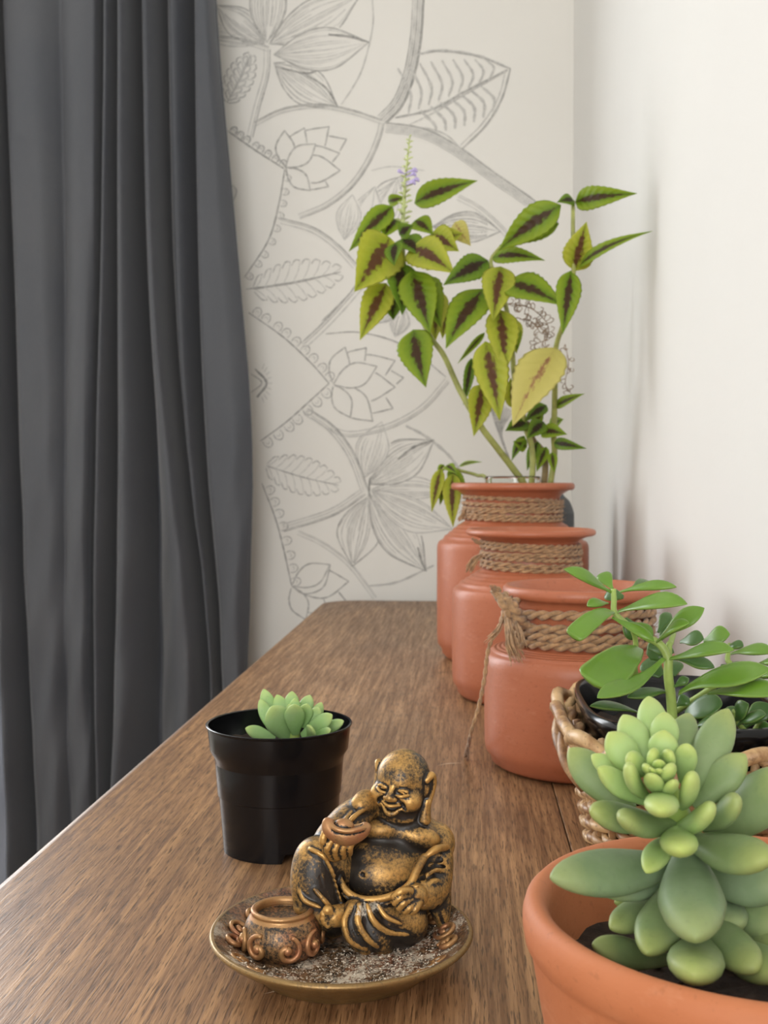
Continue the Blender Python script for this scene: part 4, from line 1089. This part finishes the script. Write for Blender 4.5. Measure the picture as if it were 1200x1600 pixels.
# ------------------------------------------------------------------ incense dish with seated laughing monk (sculpted as distance fields)
class Field:
    def __init__(s, lo, hi, h):
        s.lo = np.array(lo, np.float32); s.h = h
        s.n = np.ceil((np.array(hi) - np.array(lo)) / h).astype(int) + 1
        s.F = np.full(s.n, 8.0, np.float32)
    def sub(s, lo, hi, mg):
        a = np.clip(np.floor((np.array(lo) - mg - s.lo) / s.h).astype(int), 0, s.n)
        b = np.clip(np.ceil((np.array(hi) + mg - s.lo) / s.h).astype(int) + 1, 0, s.n)
        sl = tuple(slice(a[i], b[i]) for i in range(3))
        X = np.meshgrid(*[s.lo[i] + s.h * np.arange(a[i], b[i], dtype=np.float32) for i in range(3)], indexing='ij', sparse=True)
        return sl, X
    def comb(s, sl, d, k, mode):
        f = s.F[sl]
        if f.size == 0: return
        if mode == 'sub':
            d = -d; hh = np.clip(.5 + .5 * (d - f) / k, 0, 1)
            s.F[sl] = f + (d - f) * hh + k * hh * (1 - hh)
        else:
            hh = np.clip(.5 + .5 * (f - d) / k, 0, 1)
            s.F[sl] = f + (d - f) * hh - k * hh * (1 - hh)
    def ell(s, c, r, k=1.5, R=None, mode='add'):
        c = np.array(c, float); r = np.array([r]*3 if np.isscalar(r) else r, float); m = r.max()
        sl, X = s.sub(c - m, c + m, k + 2.5)
        P = [X[i] - c[i] for i in range(3)]
        if R is not None:
            P = [R[0][i] * P[0] + R[1][i] * P[1] + R[2][i] * P[2] for i in range(3)]
        k0 = np.sqrt((P[0]/r[0])**2 + (P[1]/r[1])**2 + (P[2]/r[2])**2)
        k1 = np.sqrt((P[0]/r[0]**2)**2 + (P[1]/r[1]**2)**2 + (P[2]/r[2]**2)**2) + 1e-6
        s.comb(sl, (k0 * (k0 - 1) / k1).astype(np.float32), k, mode)
    def cone(s, a, ra, b, rb, k=1.5, mode='add'):
        a = np.array(a, float); b = np.array(b, float); m = max(ra, rb)
        sl, X = s.sub(np.minimum(a, b) - m, np.maximum(a, b) + m, k + 2.5)
        ab = b - a; L2 = max(ab @ ab, 1e-6)
        P = [X[i] - a[i] for i in range(3)]
        t = np.clip((P[0]*ab[0] + P[1]*ab[1] + P[2]*ab[2]) / L2, 0, 1)
        d = np.sqrt((P[0]-t*ab[0])**2 + (P[1]-t*ab[1])**2 + (P[2]-t*ab[2])**2) - (ra + (rb-ra)*t)
        s.comb(sl, d.astype(np.float32), k, mode)
    def chain(s, pts, rad, k=1.5, mode='add', sub=5, smooth=True):
        P = [Vector(p) for p in pts]
        if smooth and len(P) > 2: Q = catmull(P, sub)
        else: Q = P
        if np.isscalar(rad): rad = [rad, rad]
        R = np.interp(np.linspace(0, 1, len(Q)), np.linspace(0, 1, len(rad)), rad)
        for i in range(len(Q) - 1): s.cone(Q[i], R[i], Q[i+1], R[i+1], k, mode)
    def mesh(s, name, zones=(), dust=()):
        F = s.F; S = F < 0; n = s.n
        c = np.zeros(n - 1, np.uint8)
        corners = [(i, j, k) for i in (0, 1) for j in (0, 1) for k in (0, 1)]
        for i, j, k in corners: c += S[i:n[0]-1+i, j:n[1]-1+j, k:n[2]-1+k]
        idx = np.argwhere((c > 0) & (c < 8))
        pos = np.zeros((len(idx), 3)); cnt = np.zeros(len(idx))
        for A_ in corners:
            for ax in range(3):
                if A_[ax]: continue
                B_ = list(A_); B_[ax] = 1
                va = F[idx[:,0]+A_[0], idx[:,1]+A_[1], idx[:,2]+A_[2]]; vb = F[idx[:,0]+B_[0], idx[:,1]+B_[1], idx[:,2]+B_[2]]
                m = (va < 0) != (vb < 0); t = np.where(m, va / np.where(m, va - vb, 1), 0)
                p = np.array(A_, float)[None] + t[:, None] * (np.array(B_) - np.array(A_))[None]
                pos += p * m[:, None]; cnt += m
        verts = (idx + pos / cnt[:, None]) * s.h + s.lo
        im = np.full(n - 1, -1, np.int32); im[idx[:,0], idx[:,1], idx[:,2]] = np.arange(len(idx))
        quads = []
        for ax in range(3):
            u, w = (ax + 1) % 3, (ax + 2) % 3
            sa = [slice(0, n[i]) for i in range(3)]; sb2 = list(sa)
            sa[ax] = slice(0, n[ax]-1); sb2[ax] = slice(1, n[ax])
            a = S[tuple(sa)]; b = S[tuple(sb2)]
            e = np.argwhere(a != b)
            e = e[(e[:, u] > 0) & (e[:, w] > 0) & (e[:, u] < n[u]-1) & (e[:, w] < n[w]-1)]
            flip = a[e[:,0], e[:,1], e[:,2]]
            def g(du, dw):
                q = e.copy(); q[:, u] -= du; q[:, w] -= dw
                return im[q[:,0], q[:,1], q[:,2]]
            q = np.stack([g(1,1), g(0,1), g(0,0), g(1,0)], 1)
            q[~flip] = q[~flip][:, ::-1]
            quads.append(q)
        quads = np.concatenate(quads)
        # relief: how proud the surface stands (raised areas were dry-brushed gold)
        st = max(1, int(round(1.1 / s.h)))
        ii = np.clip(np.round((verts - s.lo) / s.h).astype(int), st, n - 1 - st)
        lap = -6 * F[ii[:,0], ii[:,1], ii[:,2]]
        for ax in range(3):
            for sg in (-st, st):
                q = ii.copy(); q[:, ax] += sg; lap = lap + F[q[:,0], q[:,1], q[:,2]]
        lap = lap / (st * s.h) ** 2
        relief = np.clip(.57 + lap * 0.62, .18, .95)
        for c_, r_, amt in zones:
            d_ = np.sqrt((((verts - np.array(c_)) / np.array(r_)) ** 2).sum(1))
            relief = relief + amt * np.clip(1.5 - d_, 0, 1) * (d_ < 1.5)
        dst = np.zeros(len(verts))
        for c_, r_ in dust:
            d_ = np.sqrt((((verts - np.array(c_)) / np.array(r_)) ** 2).sum(1)); dst = np.maximum(dst, np.clip(1.3 - d_, 0, 1))
        me = bpy.data.meshes.new(name)
        me.from_pydata((verts * 0.001).tolist(), [], quads.tolist())
        at = me.attributes.new('relief', 'FLOAT', 'POINT'); at.data.foreach_set('value', relief.astype(np.float32))
        if len(dust):
            a2 = me.attributes.new('dust', 'FLOAT', 'POINT'); a2.data.foreach_set('value', dst.astype(np.float32))
        me.update()
        return me
def set_relief(me, val):
    at = me.attributes.new('relief', 'FLOAT', 'POINT')
    at.data.foreach_set('value', np.full(len(me.vertices), val, np.float32) if np.isscalar(val) else np.asarray(val, np.float32))

dd = ray(534, 1462); dd.z = 0; dd.normalize()
pc = CAM + dd * 0.514
ang = math.atan2(dd.y, dd.x) - PI / 2
ih = empty('incense_holder', (pc.x, pc.y, T), ang, 'bronze laughing monk figurine seated on a round ash-strewn dish', 'figurine')
def Mm(px, py, y):
    k = (514 + y) / 1750.0
    return np.array([(px - 534) * k, y, 225 - (py - 750) * k])
# dish
pr = [(0, 2.0), (30, 2.0), (36, 0.0), (39, 0.0), (40.5, .8), (43, 3.5), (54, 10.8), (58.6, 14.0), (60.2, 15.4), (60.8, 16.6), (60.2, 17.7), (58.8, 17.9), (56.8, 16.9), (53, 14.4), (48, 11.6), (42, 9.2), (34, 8.0), (20, 7.4), (8, 7.2), (0, 7.2)]
outer = smoothprof([(r * .001, z * .001) for r, z in pr[:12]], 4); inner = smoothprof([(r * .001, z * .001) for r, z in pr[11:]], 7)
# foot must stay flat: use straight points for the foot ring
outer = [(r * .001, z * .001) for r, z in pr[:6]] + smoothprof([(r * .001, z * .001) for r, z in pr[5:12]], 5)[1:]
po = obj('dish', lathe(outer, 128), M_plate_o, ih); set_relief(po.data, .62)
VF = lathe(inner, 160)
def bumps(x, y):
    return (math.sin(x*900 + 2*math.sin(y*700)) * math.sin(y*850 + 1.7*math.sin(x*620)) * .5 + math.sin(x*2100 + y*1300) * math.sin(y*1900 - x*800) * .25)
VV = []; rl = []
for (x, y, z) in VF[0]:
    r = math.hypot(x, y); k = min(1, max(0, (.0565 - r) / .006)); b_ = bumps(x, y)
    VV.append((x, y, z + .0009 * b_ * k)); rl.append(.55 + .35 * b_ * k)
pi_ = obj('dish_floor', (VV, VF[1]), M_plate, po); set_relief(pi_.data, rl)
da = pi_.data.attributes.new('dust', 'FLOAT', 'POINT')
da.data.foreach_set('value', np.array([min(1, max(.12, .55 - v[1] / .05 + .4 * (v[0] > .035))) for v in VV], np.float32))
def spiral(c, r0, turns, rad, plane, flip=1, a0=0.0, n=34):
    e1, e2, e3 = plane; P = []; 
    for i in range(n + 1):
        f = i / n; a = a0 + flip * f * turns * 2 * PI; r = r0 * (1 - .78 * f)
        P.append(Vector(c) + e1 * (r * math.cos(a)) + e2 * (r * math.sin(a)) + e3 * (rad * .4 * f))
    return tube(P, [rad * .7, rad, rad, rad * 1.15], 7)
# relief scrolls round the inside of the dish
for i in range(20):
    a = 2 * PI * i / 20 + .1
    ca, sa = math.cos(a), math.sin(a)
    rm = .0490; bury = .0022 if sa < -.35 else 0.0
    c = Vector((rm * ca, rm * sa, .0136 - bury))
    e1 = Vector((-sa, ca, 0)); e2 = Vector((ca * .86, sa * .86, .5)).normalized(); e3 = e1.cross(e2)
    if e3.z < 0: e3 = -e3
    sobj = obj('scroll', spiral(c, .0062, 1.3, .00125, (e1, e2, e3), 1 if i % 2 else -1, -PI / 2 + .5), M_scroll, po)
    set_relief(sobj.data, .74)
# ash flakes strewn over the dish
random.seed(17); parts = []
for i in range(2600):
    a = random.gauss(-1.15, .95); r = .053 * math.sqrt(random.random())
    x, y = r * math.cos(a), r * math.sin(a)
    if (x + .0275)**2 + (y + .001)**2 < .0175**2: continue
    zf = float(np.interp(r, [q[0] for q in reversed(inner)], [q[1] for q in reversed(inner)])) + .0009 * bumps(x, y)
    s = random.uniform(.00025, .0009)
    p = [(x + random.uniform(-s, s), y + random.uniform(-s, s), zf + random.uniform(-.2, .7) * s) for _ in range(4)]
    parts.append((p, [(0, 1, 2), (0, 2, 3), (0, 3, 1), (1, 3, 2)]))
af = obj('ash', merge(*parts), M_ash, po, False); af['kind'] = 'stuff'

# candle cup
cc = np.array([-27.3, -1.5, 7.0])
cup = empty('candle_cup', tuple(cc * .001)); cup.parent = ih
cprof = smoothprof([(0, .0), (.0130, 0), (.0150, .0012), (.0176, .0055), (.0180, .0100), (.0168, .0148), (.0148, .0178), (.0142, .0190), (.0146, .0200), (.0142, .0210), (.0128, .0212), (.0118, .0200), (.0116, .0182), (.0110, .0172), (0, .0168)], 4)
VF = lathe(cprof, 80); cb = obj('cup_body', VF, M_bronze_c, cup)
set_relief(cb.data, [.75 if .0175 < v[2] else (.42 if math.hypot(v[0], v[1]) < .0119 else .47) for v in VF[0]])
for i in range(8):
    a = 2 * PI * i / 8 - PI / 2 + .18; ca, sa = math.cos(a), math.sin(a)
    c = Vector((.0176 * ca, .0176 * sa, .0075)); e1 = Vector((-sa, ca, 0)); e2 = Vector((0, 0, 1)); e3 = Vector((ca, sa, 0))
    so = obj('scroll', spiral(c, .0064, .92, .0014, (e1, e2, e3), 1 if i % 2 else -1, PI / 2 - .3), M_bronze_c, cup); set_relief(so.data, .72)
    bb = obj('boss', lathe([(0, -.0021), (.0012, -.0018), (.0020, -.0007), (.0020, .0007), (.0012, .0018), (0, .0021)], 12), M_bronze_c, cup)
    bb.location = c + e3 * .0006 + e2 * .0006; set_relief(bb.data, .8)

# figure ---------------------------------------------------------------
h = 0.43
def rotz(a): return np.array([[math.cos(a), 0, math.sin(a)], [0, 1, 0], [-math.sin(a), 0, math.cos(a)]])
fb = Field((-22, -20, 6), (58, 58, 101), h)
fb.ell(Mm(628, 1318, 28), (19, 14, 17), 4)
fb.ell(Mm(597, 1366, 20), (20.5, 18.5, 17.5), 4)
fb.ell(Mm(620, 1400, 30), (20, 16, 16), 4)
fb.ell(Mm(655, 1311, 17), (10.5, 6, 5.2), 3.2, rotz(.25)); fb.ell(Mm(598, 1300, 18), (9.5, 6, 5.0), 3.2)
fb.ell(Mm(682, 1324, 27), (9.6, 9.5, 10.5), 3); fb.ell(Mm(566, 1290, 29), (10, 9, 10), 3)
fb.cone(Mm(628, 1295, 26), 11.5, Mm(629, 1262, 24), 10.0, 3)
fb.ell(Mm(567, 1375, 2.2), (1.3, 3, 1.3), .8, mode='sub')
# head
Hc = Mm(629, 1227, 22)
yaw = math.radians(27); rol = math.radians(-7); pit = math.radians(6)
Fw = Vector((-math.sin(yaw) * math.cos(pit), -math.cos(yaw) * math.cos(pit), -math.sin(pit)))
Rt = Vector((math.cos(yaw), -math.sin(yaw), 0)); Up = Rt.cross(-Fw) * -1
if Up.z < 0: Up = -Up
Rt, Up = Rt * math.cos(rol) + Up * math.sin(rol), Up * math.cos(rol) - Rt * math.sin(rol)
HR = np.array([[Rt.x, Fw.x, Up.x], [Rt.y, Fw.y, Up.y], [Rt.z, Fw.z, Up.z]])
def Hh(x, y, z): return Hc + HR @ np.array([x, y, z], float)
fb.ell(Hh(0, -1.6, 2.6), (12.7, 13.6, 13.2), 2, HR)
fb.ell(Hh(0, 2.5, -6), (12.0, 9.8, 8.8), 4, HR)
for sg in (-1, 1): fb.ell(Hh(sg*7.6, 7.0, -4.6), (5.2, 5.0, 5.0), 2.2, HR)
fb.ell(Hh(0, 9.4, -12.0), (4.4, 3.6, 3.2), 2.0, HR); fb.ell(Hh(0, 5.5, -14.2), (9.5, 6, 3.4), 2.2, HR)
for sg in (-1, 1):
    fb.ell(Hh(sg*5.2, 12.9, .9), (3.9, 1.7, 1.6), 1.8, HR, 'sub')
    fb.ell(Hh(sg*5.2, 10.7, .9), (3.0, 1.5, 1.2), .4, HR)
    fb.chain([Hh(sg*2.4, 12.0, .5), Hh(sg*5.2, 12.4, .9), Hh(sg*8.0, 10.4, .2)], [.3, .55, .3], .3, 'sub')
    fb.chain([Hh(sg*2.6, 12.8, -.9), Hh(sg*5.4, 12.8, -1.0), Hh(sg*8.2, 10.6, -.4)], [.35, .5, .35], .8)
    fb.chain([Hh(sg*3.0, 13.0, -3.2), Hh(sg*5.8, 12.2, -5.0), Hh(sg*7.0, 10.4, -7.6)], [.5, .6, .4], 1.2, 'sub')
    fb.ell(Hh(sg*2.1, 13.3, -3.0), (1.5, 1.5, 1.2), .8, HR)
fb.cone(Hh(0, 11.6, 1.8), 1.0, Hh(0, 14.1, -2.4), 2.0, 1.3)
fb.chain([Hh(-5.6, 10.8, -5.6), Hh(-2.9, 12.6, -7.6), Hh(0, 13.3, -8.2), Hh(2.9, 12.6, -7.6), Hh(5.6, 10.8, -5.6)], [.8, 1.7, 2.1, 1.7, .8], .5, 'sub')
fb.chain([Hh(-3.2, 10.8, -6.4), Hh(0, 12.0, -6.8), Hh(3.2, 10.8, -6.4)], [.6, .8, .6], .3)
fb.chain([Hh(-4.6, 10.8, -8.2), Hh(-2, 12.0, -10.6), Hh(0, 12.4, -11.0), Hh(2, 12.0, -10.6), Hh(4.6, 10.8, -8.2)], [.4, .75, .8, .75, .4], .9)
fb.chain([Hh(-5.0, 11.4, -6.0), Hh(-2, 13.6, -6.2), Hh(0, 14.2, -6.4), Hh(2, 13.6, -6.2), Hh(5.0, 11.4, -6.0)], [.3, .5, .55, .5, .3], .8)
for sg in (-1, 1):
    fb.chain([Hh(sg*12.8, .6, 4.5), Hh(sg*13.9, -2.2, 6.4), Hh(sg*14.3, -4.0, 2.5), Hh(sg*13.8, -3.0, -3), Hh(sg*13.2, -.6, -8)], [1.4, 1.6, 1.7, 1.8, 1.9], .8)
    fb.ell(Hh(sg*12.6, -1.4, 0), (1.7, 3.2, 5.0), 1.0, HR)
    fb.cone(Hh(sg*13.2, -.6, -7), 2.0, Hh(sg*13.0, .2, -15.4), 3.3, 1.0)
# raised right arm and hand under the ingot
fb.chain([Mm(566, 1290, 28), Mm(520, 1330, 26), Mm(516, 1338, 12), Mm(522, 1334, 1)], [8.5, 7, 5.5, 4.6], 2.5, smooth=False)
fb.ell(Mm(526, 1333, 0), (6.8, 4.6, 4.8), 1.5)
for (a, m_, b, r) in (((512,1332),(505,1318),(509,1302),1.9), ((517,1340),(512,1328),(524,1312),1.8), ((527,1343),(524,1331),(534,1315),1.8), ((537,1342),(536,1331),(544,1317),1.7), ((546,1338),(547,1328),(553,1316),1.6)):
    fb.chain([Mm(*a, -3), Mm(*m_, -7.5), Mm(*b, -7.0)], [r * 1.05, r, r * .8], .45, sub=3)
# left hand on the knee
fb.ell(Mm(645, 1407, -1), (7.4, 5.6, 5.4), 1.5)
fb.cone(Mm(668, 1404, 6), 5.5, Mm(650, 1406, 0), 5.2, 2)
for (a, m_, b, r) in (((642,1400),(628,1400),(616,1408),1.8), ((642,1407),(627,1409),(618,1418),1.9), ((646,1414),(633,1418),(625,1426),1.9), ((652,1418),(642,1426),(635,1432),1.8), ((656,1418),(651,1428),(645,1434),1.7)):
    fb.chain([Mm(*a, -5), Mm(*m_, -7.5), Mm(*b, -7.0)], [r * 1.1, r, r * .85], .45, sub=3)
# bare left foot
fb.cone(Mm(545, 1436, 0), 5.2, Mm(522, 1438, -4), 5.0, 2)
for q, (x, y, r) in enumerate(((512,1428,2.4), (506,1434,1.9), (505,1441,1.8), (507,1447,1.7), (512,1452,1.6))): fb.cone(Mm(520, 1438, -6), 2.2, Mm(x, y, -7), r, .6)
# where the black undercoat was left to show (negative) or the gold was rubbed on (positive)
ZB = [(Mm(640, 1290, 14), (15, 8, 5), -.16), (Mm(620, 1332, 8), (16, 10, 3.5), -.26), (Mm(556, 1378, 4), (8, 9, 9), -.20), (Mm(545, 1350, 8), (6, 10, 9), -.38), (Mm(590, 1398, 2), (14, 8, 4), -.14),
      (Mm(660, 1195, 26), (9, 14, 12), -.10), (Mm(660, 1215, 20), (4, 8, 10), -.14), (Mm(612, 1218, 8), (10, 6, 2.6), -.20), (Mm(606, 1248, 7), (5, 5, 2.4), -.30), (Mm(510, 1340, -2), (6, 8, 3), -.12), (Mm(620, 1275, 12), (10, 6, 3), -.25),
      (Mm(610, 1355, 2), (11, 8, 8), .10), (Mm(615, 1196, 10), (8, 6, 5), .08), (Mm(675, 1300, 18), (6, 8, 5), .06), (Mm(596, 1300, 12), (7, 6, 4), .06)]
ZR = [(Mm(498, 1380, -2), (7, 8, 12), -.24), (Mm(530, 1400, 4), (5, 10, 10), -.20), (Mm(672, 1362, 9), (9, 9, 7), -.20), (Mm(690, 1435, 12), (8, 10, 10), -.16), (Mm(560, 1458, -8), (8, 8, 10), -.16), (Mm(600, 1472, -4), (12, 8, 6), -.18), (Mm(645, 1480, 0), (10, 9, 5), -.22), (Mm(550, 1290, 12), (8, 8, 7), -.08), (Mm(520, 1440, 10), (10, 12, 8), -.4),
      (Mm(640, 1450, 0), (6, 6, 5), .10), (Mm(492, 1332, 4), (6, 6, 4), .10), (Mm(690, 1395, 8), (8, 8, 5), .04)]
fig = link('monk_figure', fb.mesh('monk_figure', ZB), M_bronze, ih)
# robe
fr = Field((-28, -24, 6), (60, 62, 94), h)
def fold(pts, r, k=1.4, mode='add'):
    if mode == 'add' and k == 1.4: r = [q * .66 for q in r]
    fr.chain([Mm(*p) for p in pts], r, k, mode)
fr.chain([Mm(585, 1405, 32), Mm(540, 1372, 22), Mm(498, 1346, 10)], [12, 11, 10], 3)
fr.chain([Mm(494, 1346, 9), Mm(492, 1382, 8), Mm(500, 1424, 8)], [9.6, 10.2, 10.5], 3)
fr.cone(Mm(505, 1430, 6), 9, Mm(520, 1445, 16), 8, 3)
fr.ell(Mm(480, 1424, 4), (6.5, 6, 3.8), 1.5)
fr.chain([Mm(630, 1415, 32), Mm(632, 1448, 10)], [12, 10.8], 3)
fr.chain([Mm(634, 1449, 8), Mm(595, 1446, 3), Mm(548, 1440, 0)], [10.6, 9.4, 6.4], 3)
fr.ell(Mm(590, 1432, 20), (20, 12, 9), 3)
fr.ell(Mm(634, 1372, 40), (20, 12, 27), 4); fr.ell(Mm(610, 1430, 40), (28, 17, 14), 4)
fr.chain([Mm(556, 1428, -3), Mm(556, 1460, -5), Mm(572, 1486, -5)], [5.4, 5.6, 4.0], 2); fr.chain([Mm(575, 1440, -2), Mm(590, 1470, -4), Mm(602, 1490, -3)], [6, 5.5, 3.5], 2)
fr.cone(Mm(590, 1480, -3), 3.2, Mm(640, 1498, 0), 2.5, 2)
# deep pleats of the drape
fold([(548,1422,-6), (538,1448,-10), (548,1478,-11), (572,1492,-10)], [1.0, 1.5, 1.3, .8]); fold([(562,1420,-7), (560,1448,-10), (574,1474,-11), (590,1488,-10)], [1.0, 1.6, 1.5, .8])
fold([(574,1420,-7), (584,1446,-9), (606,1464,-8), (640,1470,-5)], [1.0, 1.5, 1.4, .7]); fold([(590,1420,-6), (604,1440,-8), (628,1452,-8)], [.8, 1.2, .7])
fold([(555,1424,-8), (549,1450,-11), (560,1478,-12)], [.7, 1.0, .7], .6, 'sub'); fold([(569,1424,-8), (572,1450,-11), (590,1474,-11)], [.7, 1.1, .7], .6, 'sub'); fold([(583,1424,-8), (596,1446,-10), (622,1460,-9)], [.7, 1.0, .6], .6, 'sub')
fold([(640,1475,0), (658,1460,4), (662,1435,6)], [1.0, 1.4, 1.0])
# pleats down the raised leg
fold([(505,1340,-2), (522,1372,-1), (535,1418,2)], [.9, 1.2, .9]); fold([(492,1395,-4), (508,1414,-5), (520,1428,-4)], [.7, 1.1, .7]); fold([(468,1392,0), (476,1412,-3), (500,1424,-6)], [.8, 1.2, .8]); fold([(484,1330,2),(496,1336,-1),(508,1345,-2)], [.6,.9,.6])
fold([(514,1350,-1), (528,1382,0), (538,1415,2)], [.7, 1.1, .8], .6, 'sub'); fold([(500,1375,-3), (508,1398,-4), (520,1418,-3)], [.5, .9, .5], .6, 'sub')
# left sleeve
fr.chain([Mm(686, 1338, 24), Mm(680, 1374, 18), Mm(672, 1396, 12), Mm(660, 1404, 4)], [7.0, 8.2, 8.4, 6.6], 2.0)
fr.chain([Mm(684, 1396, 16), Mm(690, 1430, 14), Mm(695, 1460, 13)], [6.5, 4.2, 1.3], 2.0); fr.chain([Mm(676, 1390, 32), Mm(680, 1450, 34)], [9, 8], 3)
fold([(664,1348,7), (682,1334,9), (700,1330,18)], [1.6, 2.2, 2.2]); fold([(652,1356,6), (650,1376,3), (640,1394,-1), (655,1392,-3)], [1.6, 1.8, 1.5, .8])
fold([(672,1360,9), (684,1352,10), (698,1352,17)], [.8, 1.2, .8]); fold([(664,1378,5), (682,1366,8), (700,1372,13)], [.8, 1.3, .8]); fold([(666,1392,1), (682,1384,5), (696,1394,11)], [.8, 1.2, .8])
fold([(668,1368,6), (682,1360,9), (698,1362,14)], [.6, 1.0, .6], .6, 'sub'); fold([(662,1352,8), (658,1366,6), (662,1380,4)], [1.4, 2.4, 1.2], .8, 'sub'); fold([(668,1350,8), (678,1347,9), (690,1350,14)], [1.6, 2.2, 1.4], .8, 'sub'); fold([(680,1412,5), (688,1432,7), (694,1452,10)], [.8, 1.2, .6], .8, 'sub')
# hem round the belly
fold([(664,1346,7), (652,1368,3), (642,1388,0), (620,1404,-2), (590,1412,-3), (560,1410,-2), (540,1396,1), (530,1376,5), (527,1362,9)], [1.8, 1.7, 1.5, 1.5, 1.5, 1.5, 1.4, 1.2, 1.0], .8)
fold([(640,1400,1), (616,1413,-1), (588,1419,-1), (556,1417,0), (536,1402,2)], [.8, 1.1, 1.2, 1.1, .8], .6)
# roll of cloth over the right shoulder and upper arm
fr.chain([Mm(588, 1262, 27), Mm(574, 1256, 22), Mm(563, 1262, 17)], [4.0, 5.0, 4.0], 2)
fr.chain([Mm(572, 1268, 26), Mm(545, 1292, 20), Mm(520, 1318, 17), Mm(512, 1336, 14)], [7.0, 8.4, 7.6, 5.5], 3)
fold([(570,1268,14), (552,1282,10), (540,1298,8)], [.8, 1.4, .8]); fold([(556,1268,16), (538,1288,11), (524,1306,9)], [.8, 1.3, .8]); fold([(560,1276,12), (545,1290,9), (532,1306,7)], [.5, .9, .5], .6, 'sub')
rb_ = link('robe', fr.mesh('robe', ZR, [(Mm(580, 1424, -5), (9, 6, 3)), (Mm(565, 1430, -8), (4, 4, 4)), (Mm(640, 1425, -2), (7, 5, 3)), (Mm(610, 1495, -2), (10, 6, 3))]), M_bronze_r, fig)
# gold ingot bowl held in the hand
fi = Field(tuple(Mm(541, 1303, -8) - np.array([15, 12, 12])), tuple(Mm(541, 1303, -8) + np.array([15, 12, 12])), .45)
fi.chain([Mm(511, 1288, -8), Mm(519, 1300, -8), Mm(541, 1308, -8), Mm(562, 1303, -8), Mm(575, 1297, -8)], [1.8, 3.6, 4.8, 3.6, 1.4], 1.5)
fi.ell(Mm(541, 1293, -8), (8.2, 4.2, 2.6), .8, mode='sub')
fi.ell(Mm(537, 1297, -8), (5.0, 3.2, 4.2), .6)
fi.chain([Mm(511, 1287, -8), Mm(525, 1299, -12.2), Mm(543, 1303, -13), Mm(562, 1300, -12), Mm(575, 1296, -8)], [1.3, 1.0, 1.0, 1.0, 1.0], .6)
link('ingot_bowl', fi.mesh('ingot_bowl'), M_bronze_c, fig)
